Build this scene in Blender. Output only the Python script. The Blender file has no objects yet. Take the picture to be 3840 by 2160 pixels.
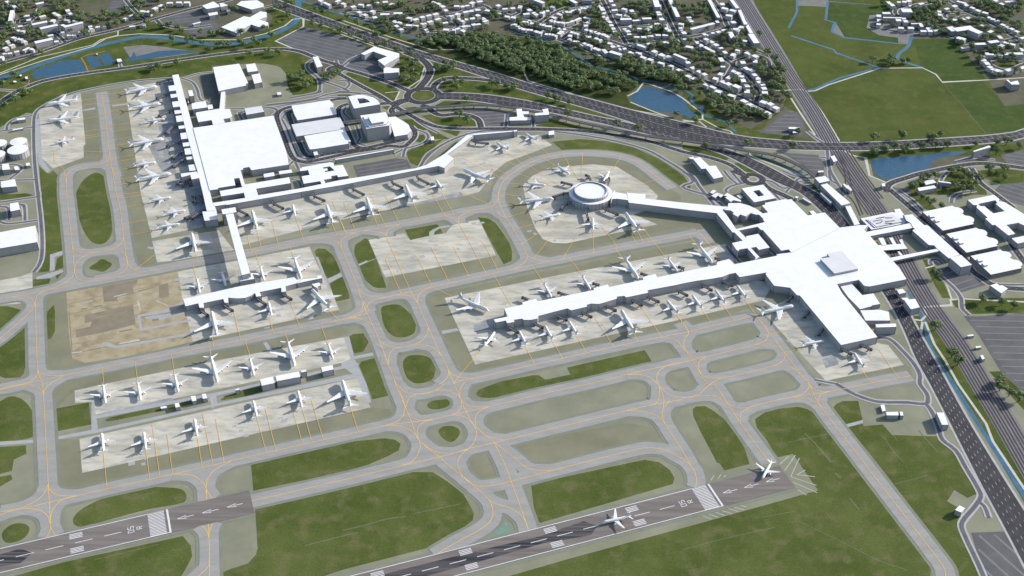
import bpy, bmesh, math, random
from mathutils import Vector
from mathutils.geometry import tessellate_polygon
R=random.Random(7)
# ------------------------------------------------------------------ scene, camera, survey helpers
scn=bpy.context.scene
col=scn.collection
CF=9400.0; TH=math.atan(6750/CF); CH=1240.0
CC,CS=math.cos(TH),math.sin(TH)
def un(gx,gy,z=0.0):
    """survey point -> world position on the level z"""
    u=(gx-3864)/CF; v=(2173.5-gy)/CF
    dy=CC+v*CS; dz=-CS+v*CC; t=(CH-z)/(-dz)
    return (u*t,dy*t)
FR={'A':(1000,340,4.025),'B':(3200,720,4.025),'C':(0,460,4.025),'D':(860,1220,4.025),'E':(560,260,4.025),
    'F':(660,560,4.025),'H':(1900,620,4.025),'J':(2560,640,4.025),'K':(0,0,4.025),'L':(1920,0,4.025),
    'M':(2400,80,4.025),'N':(3200,0,4.025)}
for c in range(3):
    for r in range(3): FR['%d%d'%(c,r)]=(c*1280,r*720,2.0125)
def P(fr,x,y,z=0.0):
    x0,y0,k=FR[fr]; return un((x0+x/k)*2.0125,(y0+y/k)*2.0125,z)
def pts(s,z=0.0,mind=0):
    fr='00'; out=[]
    for tk in s.split():
        if ':' in tk: fr,tk=tk.split(':')
        if not tk: continue
        a,b=tk.split(','); q=P(fr,float(a),float(b),z)
        if out and mind and math.dist(q,out[-1])<mind: continue
        out.append(q)
    return out
def height_of(fr,x,y,px):
    """height of a wall whose top shows at (x,y) and whose foot shows px lower"""
    lo,hi=0.0,250.0; g=P(fr,x,y+px,0)[1]
    for _ in range(40):
        m=(lo+hi)/2
        if P(fr,x,y,m)[1]>g: lo=m
        else: hi=m
    return lo
def smooth(p,n=5,closed=False):
    """rounded line through the points; tangents are held to each leg's own length so that it never folds"""
    if len(p)<3: return p
    out=[]; L=len(p)
    def dr(i):
        a,c=(p[i-1],p[(i+1)%L]) if closed else (p[max(i-1,0)],p[min(i+1,L-1)])
        l=math.dist(a,c) or 1; return ((c[0]-a[0])/l,(c[1]-a[1])/l)
    for i in range(L if closed else L-1):
        b,c=p[i],p[(i+1)%L]; l=math.dist(b,c); d0,d1=dr(i),dr((i+1)%L)
        for k in range(n):
            t=k/n; t2=t*t; t3=t2*t
            out.append(tuple((2*t3-3*t2+1)*b[j]+(t3-2*t2+t)*l*d0[j]+(3*t2-2*t3)*c[j]+(t3-t2)*l*d1[j] for j in (0,1)))
    if not closed: out.append(p[-1])
    return out
def area(p): return sum(p[i-1][0]*p[i][1]-p[i][0]*p[i-1][1] for i in range(len(p)))/2
def inside(p,x,y):
    c=False
    for i in range(len(p)):
        x1,y1=p[i-1]; x2,y2=p[i]
        if (y1>y)!=(y2>y) and x<(x2-x1)*(y-y1)/(y2-y1)+x1: c=not c
    return c
# ------------------------------------------------------------------ materials
def mat(name,c1,c2=None,scale=.02,rough=.9,detail=6,c3=None,scale3=.3,spec=.2,stretch=None,rot=0,amt3=.35,metal=0,lo=.35,hi=.65):
    m=bpy.data.materials.new(name); m.use_nodes=True; nt=m.node_tree; N=nt.nodes; K=nt.links
    b=N['Principled BSDF']; b.inputs['Roughness'].default_value=rough; b.inputs['Specular IOR Level'].default_value=spec
    b.inputs['Metallic'].default_value=metal
    if c2 is None:
        b.inputs['Base Color'].default_value=(*c1,1); return m
    g=N.new('ShaderNodeNewGeometry'); mp=N.new('ShaderNodeMapping')
    K.new(g.outputs['Position'],mp.inputs['Vector'])
    mp.inputs['Rotation'].default_value=(0,0,rot)
    if stretch: mp.inputs['Scale'].default_value=stretch
    n=N.new('ShaderNodeTexNoise'); n.inputs['Scale'].default_value=scale; n.inputs['Detail'].default_value=detail; n.inputs['Roughness'].default_value=.62
    K.new(mp.outputs[0],n.inputs['Vector'])
    r=N.new('ShaderNodeValToRGB'); r.color_ramp.elements[0].position=lo; r.color_ramp.elements[1].position=hi
    r.color_ramp.elements[0].color=(*c1,1); r.color_ramp.elements[1].color=(*c2,1)
    K.new(n.outputs['Fac'],r.inputs['Fac']); last=r.outputs['Color']
    if c3:
        n3=N.new('ShaderNodeTexNoise'); n3.inputs['Scale'].default_value=scale3; n3.inputs['Detail'].default_value=4
        K.new(mp.outputs[0],n3.inputs['Vector'])
        r3=N.new('ShaderNodeValToRGB'); r3.color_ramp.elements[0].position=.5; r3.color_ramp.elements[1].position=.68
        r3.color_ramp.elements[0].color=(0,0,0,1); r3.color_ramp.elements[1].color=(amt3,amt3,amt3,1)
        K.new(n3.outputs['Fac'],r3.inputs['Fac'])
        x=N.new('ShaderNodeMix'); x.data_type='RGBA'; K.new(r3.outputs['Color'],x.inputs['Factor'])
        K.new(last,x.inputs['A']); x.inputs['B'].default_value=(*c3,1); last=x.outputs['Result']
    K.new(last,b.inputs['Base Color']); return m
def grassmat(name,a,b,c,s=.012):
    """mown grass: broad patches, fine mottling and worn streaks"""
    m=mat(name,a,b,s,.95,8,c,.045,.05,amt3=.7)
    nt=m.node_tree; N=nt.nodes; K=nt.links; bs=N['Principled BSDF']
    src=bs.inputs['Base Color'].links[0].from_socket
    g=N.new('ShaderNodeNewGeometry'); n=N.new('ShaderNodeTexNoise'); n.inputs['Scale'].default_value=.35; n.inputs['Detail'].default_value=5; n.inputs['Roughness'].default_value=.8
    K.new(g.outputs['Position'],n.inputs['Vector'])
    r=N.new('ShaderNodeMapRange'); r.inputs['From Min'].default_value=.3; r.inputs['From Max'].default_value=.7; r.inputs['To Min'].default_value=.72; r.inputs['To Max'].default_value=1.28
    K.new(n.outputs['Fac'],r.inputs['Value'])
    v=N.new('ShaderNodeVectorMath'); v.operation='SCALE'; K.new(src,v.inputs[0]); K.new(r.outputs[0],v.inputs['Scale'])
    K.new(v.outputs[0],bs.inputs['Base Color']); return m
M={}
M['suburb']=mat('suburban_soil',(.10,.098,.062),(.145,.137,.095),.02,.95,8,(.07,.098,.036),.016,amt3=.9)
M['olive']=mat('worn_airfield_surface',(.222,.224,.155),(.295,.292,.212),.012,.9,9,(.20,.215,.15),.02,amt3=.6)
M['olive2']=mat('worn_hardstanding',(.20,.198,.13),(.26,.252,.172),.012,.9,9,(.19,.20,.14),.03,amt3=.5)
M['grass']=grassmat('airfield_grass',(.074,.100,.024),(.118,.142,.042),(.16,.158,.07))
M['worn']=grassmat('worn_grass_track',(.13,.15,.075),(.18,.19,.11),(.2,.2,.13))
M['lush']=grassmat('verge_grass',(.058,.088,.02),(.098,.126,.032),(.17,.15,.055),.016)
M['field']=grassmat('meadow_grass',(.068,.094,.024),(.105,.126,.034),(.12,.13,.045),.01)
M['field2']=grassmat('greener_meadow_grass',(.05,.088,.024),(.075,.108,.03),(.1,.12,.04),.012)
M['dark']=grassmat('woodland_floor',(.036,.052,.018),(.07,.088,.028),(.085,.085,.035),.03)
M['apron']=mat('apron_concrete',(.39,.375,.31),(.61,.58,.495),.022,.85,12,(.30,.305,.285),.07,amt3=.55,lo=.34,hi=.60,stretch=(.6,1.7,1),rot=-math.radians(19))
M['stain']=mat('stained_asphalt',(.235,.245,.25),(.36,.365,.36),.03,.85,10,(.5,.5,.5),.08,amt3=.5)
M['slab']=mat('service_road_concrete',(.36,.37,.375),(.42,.425,.43),.1,.85)
M['shoulder']=mat('taxiway_shoulder',(.215,.225,.175),(.25,.26,.20),.05,.9)
M['taxi']=mat('taxiway_asphalt',(.315,.308,.295),(.38,.372,.355),.05,.85,10,(.25,.245,.235),.4,amt3=.4,stretch=(.5,1.6,1),rot=-math.radians(19))
M['sand']=mat('bare_sandy_earth',(.35,.29,.18),(.46,.395,.275),.03,.95,10,(.24,.19,.115),.05,amt3=.7)
M['sand2']=mat('dug_earth',(.23,.195,.14),(.29,.245,.18),.05,.95,8)
M['road']=mat('dark_road_asphalt',(.045,.043,.05),(.07,.067,.075),.06,.85,8)
M['road2']=mat('service_road_asphalt',(.115,.112,.135),(.15,.148,.17),.08,.85,6)
M['border']=mat('pale_pavement',(.40,.40,.385),(.48,.48,.46),.1,.85)
M['path']=mat('pale_footpath',(.52,.50,.43),(.60,.58,.52),.1,.85)
M['brownpath']=mat('earth_track',(.26,.17,.10),(.32,.22,.14),.1,.9)
M['lot']=mat('car_park_asphalt',(.105,.105,.112),(.145,.145,.15),.03,.85,8)
M['yard']=mat('dark_yard_asphalt',(.12,.125,.10),(.165,.17,.145),.05,.9,8)
M['lotline']=mat('car_park_aisle',(.19,.19,.195),(.22,.22,.225),.1,.85)
M['ballast']=mat('railway_ballast',(.22,.215,.22),(.28,.275,.28),.1,.95,8)
M['rail']=mat('railway_track_bed',(.055,.045,.062),(.085,.072,.09),.2,.8)
M['gravel']=mat('grey_gravel',(.19,.185,.175),(.24,.235,.225),.05,.95,8)
M['white']=mat('white_road_paint',(.70,.70,.71),(.78,.78,.78),.3,.7)
M['faint']=mat('faded_paint',(.40,.42,.34),(.46,.47,.39),.3,.8)
M['yellow']=mat('yellow_line_paint',(.90,.52,.07),(.95,.60,.12),.3,.7)
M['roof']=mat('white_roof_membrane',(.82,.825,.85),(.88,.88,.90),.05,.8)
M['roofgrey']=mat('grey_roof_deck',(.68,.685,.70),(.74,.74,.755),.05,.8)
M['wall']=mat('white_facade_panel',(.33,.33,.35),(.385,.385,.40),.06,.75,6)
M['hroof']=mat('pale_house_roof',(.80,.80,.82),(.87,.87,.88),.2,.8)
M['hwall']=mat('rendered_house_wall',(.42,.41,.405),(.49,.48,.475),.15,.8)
M['edge']=mat('dark_joint_trim',(.06,.06,.07),(.09,.09,.10),.5,.7)
M['glass']=mat('dark_window_band',(.03,.035,.045),rough=.25,spec=.5)
M['glaze']=mat('pale_glazing',(.42,.46,.5),rough=.2,spec=.6)
M['fus']=mat('aircraft_white_paint',(.78,.79,.81),(.83,.83,.84),.4,.38,spec=.4)
M['belly']=mat('aircraft_grey_paint',(.50,.52,.56),rough=.4,spec=.4)
M['tail']=mat('aircraft_tail_paint',(.56,.58,.63),rough=.4,spec=.4)
M['metal']=mat('engine_metal',(.35,.35,.37),rough=.35,spec=.5,metal=.6)
M['black']=mat('tyre_rubber',(.02,.02,.022),rough=.8)
M['steel']=mat('dark_painted_steel',(.045,.045,.06),rough=.55,spec=.4)
M['bridgew']=mat('pale_bridge_cladding',(.5,.5,.52),rough=.6)
M['bark']=mat('tree_bark',(.05,.04,.028),(.08,.062,.045),1.0,.95)
def watermat(name,c,sc=.09):
    m=mat(name,c,tuple(v*1.35 for v in c),sc,.28,8,spec=.5,stretch=(1,2.6,1),rot=.3)
    nt=m.node_tree; N=nt.nodes; K=nt.links
    g=N.new('ShaderNodeNewGeometry'); n=N.new('ShaderNodeTexNoise'); n.inputs['Scale'].default_value=.25; n.inputs['Detail'].default_value=4
    K.new(g.outputs['Position'],n.inputs['Vector']); bp=N.new('ShaderNodeBump'); bp.inputs['Strength'].default_value=.5; bp.inputs['Distance'].default_value=1.0
    K.new(n.outputs['Fac'],bp.inputs['Height']); K.new(bp.outputs[0],N['Principled BSDF'].inputs['Normal']); return m
M['water']=watermat('blue_pond_water',(.028,.085,.145))
M['stream']=watermat('blue_stream_water',(.042,.13,.215),.02)
def leafmat():
    m=bpy.data.materials.new('leaves'); m.use_nodes=True; N=m.node_tree.nodes; K=m.node_tree.links
    b=N['Principled BSDF']; b.inputs['Roughness'].default_value=.7; b.inputs['Specular IOR Level'].default_value=.25
    g=N.new('ShaderNodeNewGeometry'); n=N.new('ShaderNodeTexNoise'); n.inputs['Scale'].default_value=.22; n.inputs['Detail'].default_value=6
    K.new(g.outputs['Position'],n.inputs['Vector']); r=N.new('ShaderNodeValToRGB')
    e=r.color_ramp.elements; e[0].position=.3; e[0].color=(.06,.095,.03,1); e[1].position=.7; e[1].color=(.31,.38,.17,1)
    x=e.new(.5); x.color=(.14,.20,.075,1)
    K.new(n.outputs['Fac'],r.inputs['Fac']); K.new(r.outputs['Color'],b.inputs['Base Color']); return m
M['leaf']=leafmat()
def runwaymat():
    m=mat('runway_asphalt',(.165,.145,.135),(.235,.205,.19),.05,.85,10,(.235,.22,.205),.1,stretch=(.12,1.6,1),rot=-math.radians(19),amt3=.6); return m
M['runway']=runwaymat()
M['rubber']=mat('runway_tyre_rubber',(.03,.032,.045),(.15,.137,.133),.08,.85,10,stretch=(.05,2.4,1),rot=-math.radians(19),lo=.4,hi=.62)
# ------------------------------------------------------------------ object helpers
def tag(o,label=None,cat=None,group=None,kind=None):
    if label: o['label']=label
    if cat: o['category']=cat
    if group: o['group']=group
    if kind: o['kind']=kind
    return o
def mesh(name,V,F,mats,mi=None,parent=None,sm=False):
    me=bpy.data.meshes.new(name); me.from_pydata(V,[],F)
    for m in (mats if isinstance(mats,(list,tuple)) else [mats]): me.materials.append(m)
    if mi: me.polygons.foreach_set('material_index',mi)
    if sm: me.polygons.foreach_set('use_smooth',[True]*len(me.polygons))
    me.update()
    o=bpy.data.objects.new(name,me); col.objects.link(o)
    if parent: o.parent=parent
    return o
def empty(name,loc=(0,0,0),rz=0,parent=None):
    o=bpy.data.objects.new(name,None); col.objects.link(o); o.location=loc; o.rotation_euler=(0,0,rz)
    o.empty_display_size=2
    if parent: o.parent=parent
    return o
class Sheet:
    """a flat sheet of ground made of many outlines, each a few mm above the last"""
    def __init__(s,name,m,z,inc=.0006): s.n=name; s.m=m; s.z=z; s.V=[]; s.F=[]; s.k=0; s.inc=inc
    def poly(s,p,hole=None):
        z=s.z*.2+s.k*s.inc; s.k+=1
        if area(p)<0: p=p[::-1]
        b=len(s.V)
        tri=tessellate_polygon([[Vector((x,y,0)) for x,y in p]])
        s.V+=[(x,y,z) for x,y in p]
        for t in tri:
            a,c,d=[p[i] for i in t]
            if (c[0]-a[0])*(d[1]-a[1])-(c[1]-a[1])*(d[0]-a[0])<0: t=t[::-1]
            s.F.append(tuple(b+i for i in t))
    def ribbon(s,p,w,closed=False):
        z=s.z*.2+s.k*s.inc; s.k+=1; b=len(s.V); n=len(p); L=[]
        for i in range(n):
            if closed: a,c=p[i-1],p[(i+1)%n]
            else: a,c=p[max(i-1,0)],p[min(i+1,n-1)]
            dx,dy=c[0]-a[0],c[1]-a[1]; l=math.hypot(dx,dy) or 1
            nx,ny=-dy/l,dx/l; k=1.0
            if 0<i<n-1 or closed:
                e=(p[i][0]-p[i-1][0],p[i][1]-p[i-1][1]); le=math.hypot(*e) or 1
                k=1/max(.6,abs((-e[1]*nx+e[0]*ny)/le))
            L.append((nx*k,ny*k))
        for i in range(n):
            x,y=p[i]; wl=wr=w/2
            if closed or 0<i<n-1:      # on a bend tighter than the half width the inner edge stops at the bend's centre
                a,c=p[i-1],p[(i+1)%n]; la=math.dist(a,p[i]); lb=math.dist(c,p[i]); lc=math.dist(a,c)
                cr=(x-a[0])*(c[1]-y)-(y-a[1])*(c[0]-x)
                if abs(cr)>1e-6:
                    rad=la*lb*lc/(2*abs(cr))*.9
                    if cr>0: wl=min(wl,rad)
                    else: wr=min(wr,rad)
            s.V+=[(x+L[i][0]*wl,y+L[i][1]*wl,z),(x-L[i][0]*wr,y-L[i][1]*wr,z)]
        for i in range(n if closed else n-1):
            j=(i+1)%n; s.F.append((b+2*i+1,b+2*j+1,b+2*j,b+2*i))
    def dashes(s,p,w,on,off):
        d=0; seg=[]; L=on+off
        for i in range(len(p)-1):
            a,c=p[i],p[i+1]; l=math.dist(a,c)
            if l<1e-6: continue
            t=0
            while t<l:
                ph=d%L; step=min((on-ph) if ph<on else (L-ph),l-t)
                if step<1e-4: step=1e-3
                if ph<on-1e-4:
                    q=[tuple(a[k]+(c[k]-a[k])*u/l for k in (0,1)) for u in (t,t+step)]
                    k0=s.k; s.ribbon(q,w); s.k=k0
                t+=step; d+=step
    def build(s,kind='structure',label=None,cat=None,parent=None):
        if not s.F: return None
        o=mesh(s.n,s.V,s.F,s.m,parent=parent); tag(o,kind=kind)
        if label: tag(o,label,cat)
        return o
def resample(p,n):
    d=[0]
    for i in range(1,len(p)): d.append(d[-1]+math.dist(p[i-1],p[i]))
    out=[]; j=0
    for k in range(n):
        t=d[-1]*k/(n-1)
        while j<len(p)-2 and d[j+1]<t: j+=1
        u=(t-d[j])/((d[j+1]-d[j]) or 1); out.append(tuple(p[j][q]+(p[j+1][q]-p[j][q])*u for q in (0,1)))
    return out
def offset(p,o):
    out=[]; n=len(p)
    for i in range(n):
        a,c=p[max(i-1,0)],p[min(i+1,n-1)]; dx,dy=c[0]-a[0],c[1]-a[1]; l=math.hypot(dx,dy) or 1
        out.append((p[i][0]-dy/l*o,p[i][1]+dx/l*o))
    return out
# ------------------------------------------------------------------ camera, sky, sun
cam=bpy.data.cameras.new('camera'); co=bpy.data.objects.new('camera',cam); col.objects.link(co)
co.location=(0,0,CH); co.rotation_euler=(math.pi/2-TH,0,0); cam.sensor_width=36; cam.lens=36*CF/7728
cam.clip_end=60000; cam.clip_start=1; scn.camera=co
SUNAZ=math.radians(23.5); SUNEL=math.radians(23)
w=bpy.data.worlds.new('World'); scn.world=w; w.use_nodes=True; N=w.node_tree.nodes; K=w.node_tree.links
sky=N.new('ShaderNodeTexSky'); sky.sky_type='NISHITA'; sky.sun_disc=False; sky.sun_elevation=SUNEL; sky.sun_rotation=math.pi/2-SUNAZ
sky.altitude=100; sky.air_density=1.0; sky.dust_density=1.5
K.new(sky.outputs[0],N['Background'].inputs[0]); N['Background'].inputs[1].default_value=.135
sl=bpy.data.lights.new('sun','SUN'); so=bpy.data.objects.new('sun',sl); col.objects.link(so)
sl.energy=4.2; sl.angle=math.radians(.6); sl.color=(1,.95,.87)
so.rotation_euler=Vector((math.cos(SUNAZ)*math.cos(SUNEL),math.sin(SUNAZ)*math.cos(SUNEL),math.sin(SUNEL))).to_track_quat('Z','Y').to_euler()
scn.view_settings.view_transform='Standard'; scn.view_settings.look='None'; scn.view_settings.exposure=.44; scn.view_settings.gamma=1
scn.cycles.max_bounces=5; scn.cycles.diffuse_bounces=3
# ================================================================== GROUND
def sheet(name,m,z,polys,kind='structure',label=None,cat=None,sm=False):
    s=Sheet(name,M[m],z,.0003)
    for q in polys:
        p=pts(q); s.poly(smooth(p,4,True) if sm else p)
    return s.build(kind,label,cat)
g=Sheet('ground',M['suburb'],0); g.poly([(-14000,-6000),(14000,-6000),(14000,22000),(-14000,22000)]); g.build()
sheet('airfield_ground','olive',.06,[
 "00:-400,1000 0,960 200,850 330,780 600,690 1300,570 1620,500 2000,470 2400,600 2500,540 10:0,520 300,650 520,690 600,640 700,720 1300,740 2000,880 2576,1060 20:700,1060 1150,1100 1300,1180 1420,1240 1440,1340 1560,1390 1800,1320 2150,1240 2700,1260 21:2900,0 2900,1449 22:3200,1700 02:-800,1800 01:-600,0"])
sheet('hardstanding','olive2',.10,[
 "00:610,705 720,690 960,660 1060,1449 01:1075,0 1145,350 1190,530 1060,570 1000,540 965,340 905,0 00:840,1449 820,1200 700,1240 400,1272 630,1190 645,1090",
 "01:340,780 500,760 545,1255 640,1290 1000,1240 1455,1130 2560,890 2576,960 1600,1160 470,1370 350,1340",
 "01:400,1449 1800,1130 2560,1000 11:60,1060 -200,1180 02:563,48 430,180 410,60",
 "02:430,420 600,415 620,672 2796,177 2950,190 2960,260 1700,570 700,790 470,780 430,700",
 "11:700,770 2576,390 21:300,350 620,620 690,770 560,850 11:2576,1060 1300,1320 930,1360 870,1290 640,830",
 "11:360,640 1170,480 1130,570 350,730",
 "11:1230,0 1330,-140 1560,-230 1960,-260 2300,-150 2560,30 21:0,200 240,210 380,350 380,400 60,280 11:2576,260 1560,480 1450,470 1260,130",
 "12:1260,462 2100,300 2200,300 2330,330 2400,380 2478,462 2300,438 2200,445 1560,608 1480,600 1420,570",
 "12:940,600 980,560 1110,500 1205,705 1080,722 1000,700",
 "21:1000,1449 1080,1424 1670,1305 1720,1330 1735,1380 950,1560 600,960 690,950"])
sheet('grass_field','lush',.14,[
 "00:-50,500 320,395 620,295 900,230 1180,170 1300,215 1450,270 1750,300 1900,270 2030,200 2060,130 1990,60 2080,30 2300,115 2576,215 2700,290 2576,265 2300,200 2075,305 2250,385 2320,450 2330,520 2390,610 2400,690 2350,710 2210,720 2170,650 2160,560 2110,500 1990,480 1900,480 1600,490 1600,545 1400,575 1150,600 850,650 600,680 450,720 330,790 270,860 200,850 0,960 -50,970",
 "10:0,235 300,350 480,415 600,480 640,540 600,620 540,670 430,620 430,500 430,400 200,350 0,270",
 "10:700,460 800,510 1100,590 950,580 800,590 700,630 640,640 690,560",
 "10:740,650 780,620 930,605 1100,620 1300,670 1550,740 1900,840 2080,905 1900,870 1550,785 1300,738 1000,700 800,690",
 "10:30,560 60,540 200,580 400,660 440,690 400,770 330,730 150,640",
 "10:600,875 690,860 900,875 1000,890 1030,950 900,960 760,960 680,920",
 "10:700,800 780,760 950,760 1200,795 1000,778","10:460,900 540,900 820,1050 700,1050 650,980 560,990",
 "10:690,960 900,990 870,1030","10:490,1150 560,1100 640,1080 770,1050 640,1170 600,1260 520,1230 500,1190",
 "10:545,1060 560,1020 620,1015 640,1050 600,1080","10:1460,950 1580,900 1800,950 2100,1010 2300,1050 2000,1000 1700,970",
 "10:-30,715 60,712 100,730 60,738 -20,740","10:300,805 380,800 430,830 380,850","10:470,815 560,805 620,830 560,850",
 "10:0,100 350,235 600,330 800,330 900,475 600,388 300,283 0,178 -516,-12 -300,0","00:250,100 480,60 490,110 380,140 270,120",
 "10:1540,0 1700,0 1760,40 1620,75 1530,60","20:0,1095 160,1110 355,1190 310,1225 0,1125","20:375,1240 440,1220 650,1290 640,1320 450,1290",
 "20:480,1155 560,1160 900,1310 700,1240","20:1200,1135 1500,1135 2200,1095 2400,1080 2576,1100 2480,1220 2350,1180 2200,1170 1420,1215 1300,1170",
 "20:2000,1300 2170,1260 2280,1420 2300,1470 1670,1470 1720,1390 1980,1340","20:2220,1290 2400,1270 2576,1290 2576,1380 2400,1390 2290,1350",
 "20:0,640 90,680 200,760 300,880 500,970 600,1000 400,1010 280,970 130,930 0,910","20:400,1000 600,1000 880,1040 1050,1065 700,1050 400,1020",
 "20:780,690 900,840 880,860 770,800 640,920 600,980 500,985 760,820","20:640,450 700,500 800,660 780,690 680,540",
 "20:2340,490 2400,465 2576,480 2576,530 2460,530","20:1130,1075 1190,1060 1200,1075",
 "21:1810,510 1870,510 1950,640 2020,800 1960,800 1900,700","21:2130,800 2700,800 2700,910 2180,920 2120,870","21:2030,820 2100,815 2110,885 2060,870",
 "21:1720,940 1860,930 1930,1000 2040,1170 2180,1449 22:2440,480 2700,880 2700,1100 2300,430 2070,20 21:1960,1350 1850,1150 1770,1020",
 "21:1680,0 1780,0 1850,60 1920,130 1840,135","21:2040,40 2200,0 2300,0 2150,30","21:2310,1355 2500,1350 2700,1449 22:2700,330 2450,60 2400,0",
 "J:1710,130 1850,110 1960,190 2080,330 1980,360 1850,270","J:1560,60 1730,110 1690,150 1600,110","01:0,20 200,10 260,25 180,45 0,60"])
sheet('woodland_floor','dark',.18,[
 "10:560,310 700,290 900,260 1150,250 1400,290 1700,330 1780,440 1900,450 2100,500 2300,560 2576,600 20:0,640 10:2400,620 2250,640 2150,720 2180,780 2470,880 2576,925 2200,835 1500,655 900,475 600,388 350,300"])
sheet('meadow','field',.14,[
 "20:520,-30 2000,-30 1580,60 1590,110 1410,115 1390,210 1480,265 1630,285 1625,330 1700,335 1735,295 2050,290 2200,480 2300,600 2430,800 2576,785 2700,780 2700,930 2480,1000 2300,1018 1900,1048 1400,1073 1185,1073 1175,1040 950,690 760,380 600,140"])
sheet('greener_meadow','field2',.20,["20:2000,625 2270,615 2430,800 2576,785 2700,785 2700,925 2500,985 2290,1010 2160,850",
 "20:1740,295 2050,290 2200,480 2290,600 1960,615 1900,560 1800,505","20:1110,20 1580,60 1590,110 1410,115 1390,210 1480,265 1630,285 1625,325 1220,280 1155,168 1090,150"])
sheet('bare_ground','gravel',.24,["20:860,0 1100,0 1090,52 870,42","20:1155,170 1222,280 1125,238","00:930,355 1080,338 1250,355 1400,380 1530,393 1200,440 985,440","20:1625,285 1740,262 1700,335 1628,330","20:1410,115 1500,110 1700,240 1740,262 1628,285 1480,265 1388,210"])
sheet('airfield_grass','grass',.22,[
 "01:295,-195 350,-146 372,-138 402,-165 435,-128 440,0 455,200 482,440 378,472 375,598 285,610 318,560 328,440 325,200 310,0",
 "01:430,500 482,472 488,565 415,595","01:250,660 370,640 382,660 370,690 250,714","01:420,630 465,612 430,660",
 "01:0,862 60,862 160,890 165,900 120,950 0,1045 -200,1100 -200,900","01:0,1165 200,1008 203,1270 180,1370 150,1400 40,1405 10,1395 -100,1330",
 "01:345,985 358,900 405,852 415,900 415,1050 385,1105 345,1115",
 "01:2372,450 2400,425 2455,430 2510,475 2576,585 2560,610 2478,655 2440,610","01:2490,690 2560,650 2590,640 2625,700 2638,805 2530,828",
 "11:178,348 105,400 97,440 105,520 125,550 195,520 260,500 210,360","11:130,560 200,530 265,505 330,690 340,722 275,725 240,715 175,660",
 "11:480,285 720,243 740,260 690,280 660,320 665,335 520,363","11:700,325 705,295 745,272 768,312",
 "11:1030,190 1110,200 1160,230 1220,310 1270,390 1290,450 1285,520 1225,545 1120,360 1060,240",
 "11:60,1090 90,1072 165,1067 208,1130 165,1205 100,1218 90,1200","11:135,1310 150,1280 260,1250 330,1449 365,1535 235,1565 190,1445",
 "11:1018,1519 1040,1490 1200,1430 1450,1382 1490,1383 1540,1416 1728,1378 1703,1325 2290,1193 2345,1283 1640,1449 1250,1540 1120,1555 1050,1550 1022,1535",
 "02:0,475 195,462 200,525 105,570 90,655 0,680 -200,700 -200,480","02:0,700 85,685 92,720 0,775 -200,800 -200,720","02:425,185 670,138 690,305 425,358",
 "02:1895,612 1912,806 2576,668 2776,610 2906,555 3010,500 3023,450 2980,420 2900,410 2576,442 2300,500",
 "02:1925,942 2576,797 2776,750 3100,665 3266,665 3376,735 3496,830 3561,940 3576,985 3566,1030 3476,1100 3216,1240 2576,1405 2000,1600 1640,1600 1680,1420 1740,1395 1870,1355 1930,1290 1945,1240",
 "02:-400,1590 480,1345 1380,1148 1440,1220 1450,1300 1410,1380 1370,1449 1200,1600 -400,1750",
 "12:1432,755 2200,590 2290,572 2400,590 2480,650 2515,710 2500,755 1505,1048 1475,1035 1455,950",
 "22:-1346,1460 -826,1310 0,1087 1022,803 832,528 708,555 640,430 560,330 545,265 620,215 740,185 870,172 940,188 1020,240 1110,370 1480,855 1750,1200 1840,1310 1872,1400 1870,1600 -1346,1700",
 "22:75,190 100,170 170,167 230,200 310,262 400,380 470,490 505,603 315,653 280,600 260,595 130,350 80,240","22:1130,185 1160,150 1210,128 1325,127 1358,272 1230,305",
 "22:1250,325 1360,300 1365,318 1510,305 1580,385 1925,395 1950,440 2060,530 2100,600 2180,740 2215,830 2150,860 2050,800 1995,885 2110,950 2100,1000 2085,1050 2110,1130 2240,1430 2260,1600 2060,1600 2065,1449 2030,1330 1950,1230 1550,700",
 "10:1590,1070 1800,1050 2000,1065 2200,1110 2400,1200 2576,1320 2636,1400 2625,1449 2570,1430 2400,1290 2240,1185 2000,1130 1670,1137"])
sheet('airfield_grass_oval','grass',.23,[
 "01:578,0 580,100 600,210 640,310 700,380 770,392 825,350 848,280 850,150 835,50 822,0 810,-70 780,-120 735,-145 690,-135 630,-90",
 "01:675,575 725,535 770,507 815,525 845,545 810,585 775,602 725,590","11:305,870 360,852 430,850 490,890 552,960 557,1050 525,1080 450,1098 380,1080 330,1020 308,950",
 "11:465,1290 500,1240 560,1230 650,1243 705,1310 705,1370 680,1420 600,1443 550,1440 495,1400",
 "02:-200,200 0,130 70,95 125,97 180,125 235,190 258,260 262,380 240,402 100,430 -200,440","02:550,1030 575,980 640,930 760,870 900,815 1040,785 1150,778 1300,783 1380,800 1408,855 1380,895 1100,950 640,1072 575,1070",
 "02:15,1130 45,1090 90,1060 150,1050 205,1065 222,1100 195,1150 140,1185 80,1200 30,1185",
 "12:650,155 680,130 740,120 800,118 818,145 800,170 760,185 700,192 660,180","12:735,350 770,320 820,316 862,325 892,350 885,395 835,437 780,420 745,385",
 "02:795,278 835,252 1440,125 1440,150 1250,195 860,275","02:1665,120 1740,80 1970,10 1970,60 1700,120"],sm=True)
sheet('teal_puddle','stream',.235,["12:1075,1170 1150,1080 1210,1035 1240,1035 1285,1095 1270,1115"])
bpy.data.objects['teal_puddle'].data.materials.clear(); M['teal']=mat('teal_stained_grass',(.16,.27,.22),(.22,.33,.27),.1,.9,6); bpy.data.objects['teal_puddle'].data.materials.append(M['teal']); bpy.data.objects['teal_puddle'].name='stained_verge'
sheet('construction_earth','sand',.26,["01:500,760 1340,600 1380,790 1455,1130 1000,1240 640,1288 545,1255 520,1080"])
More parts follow.
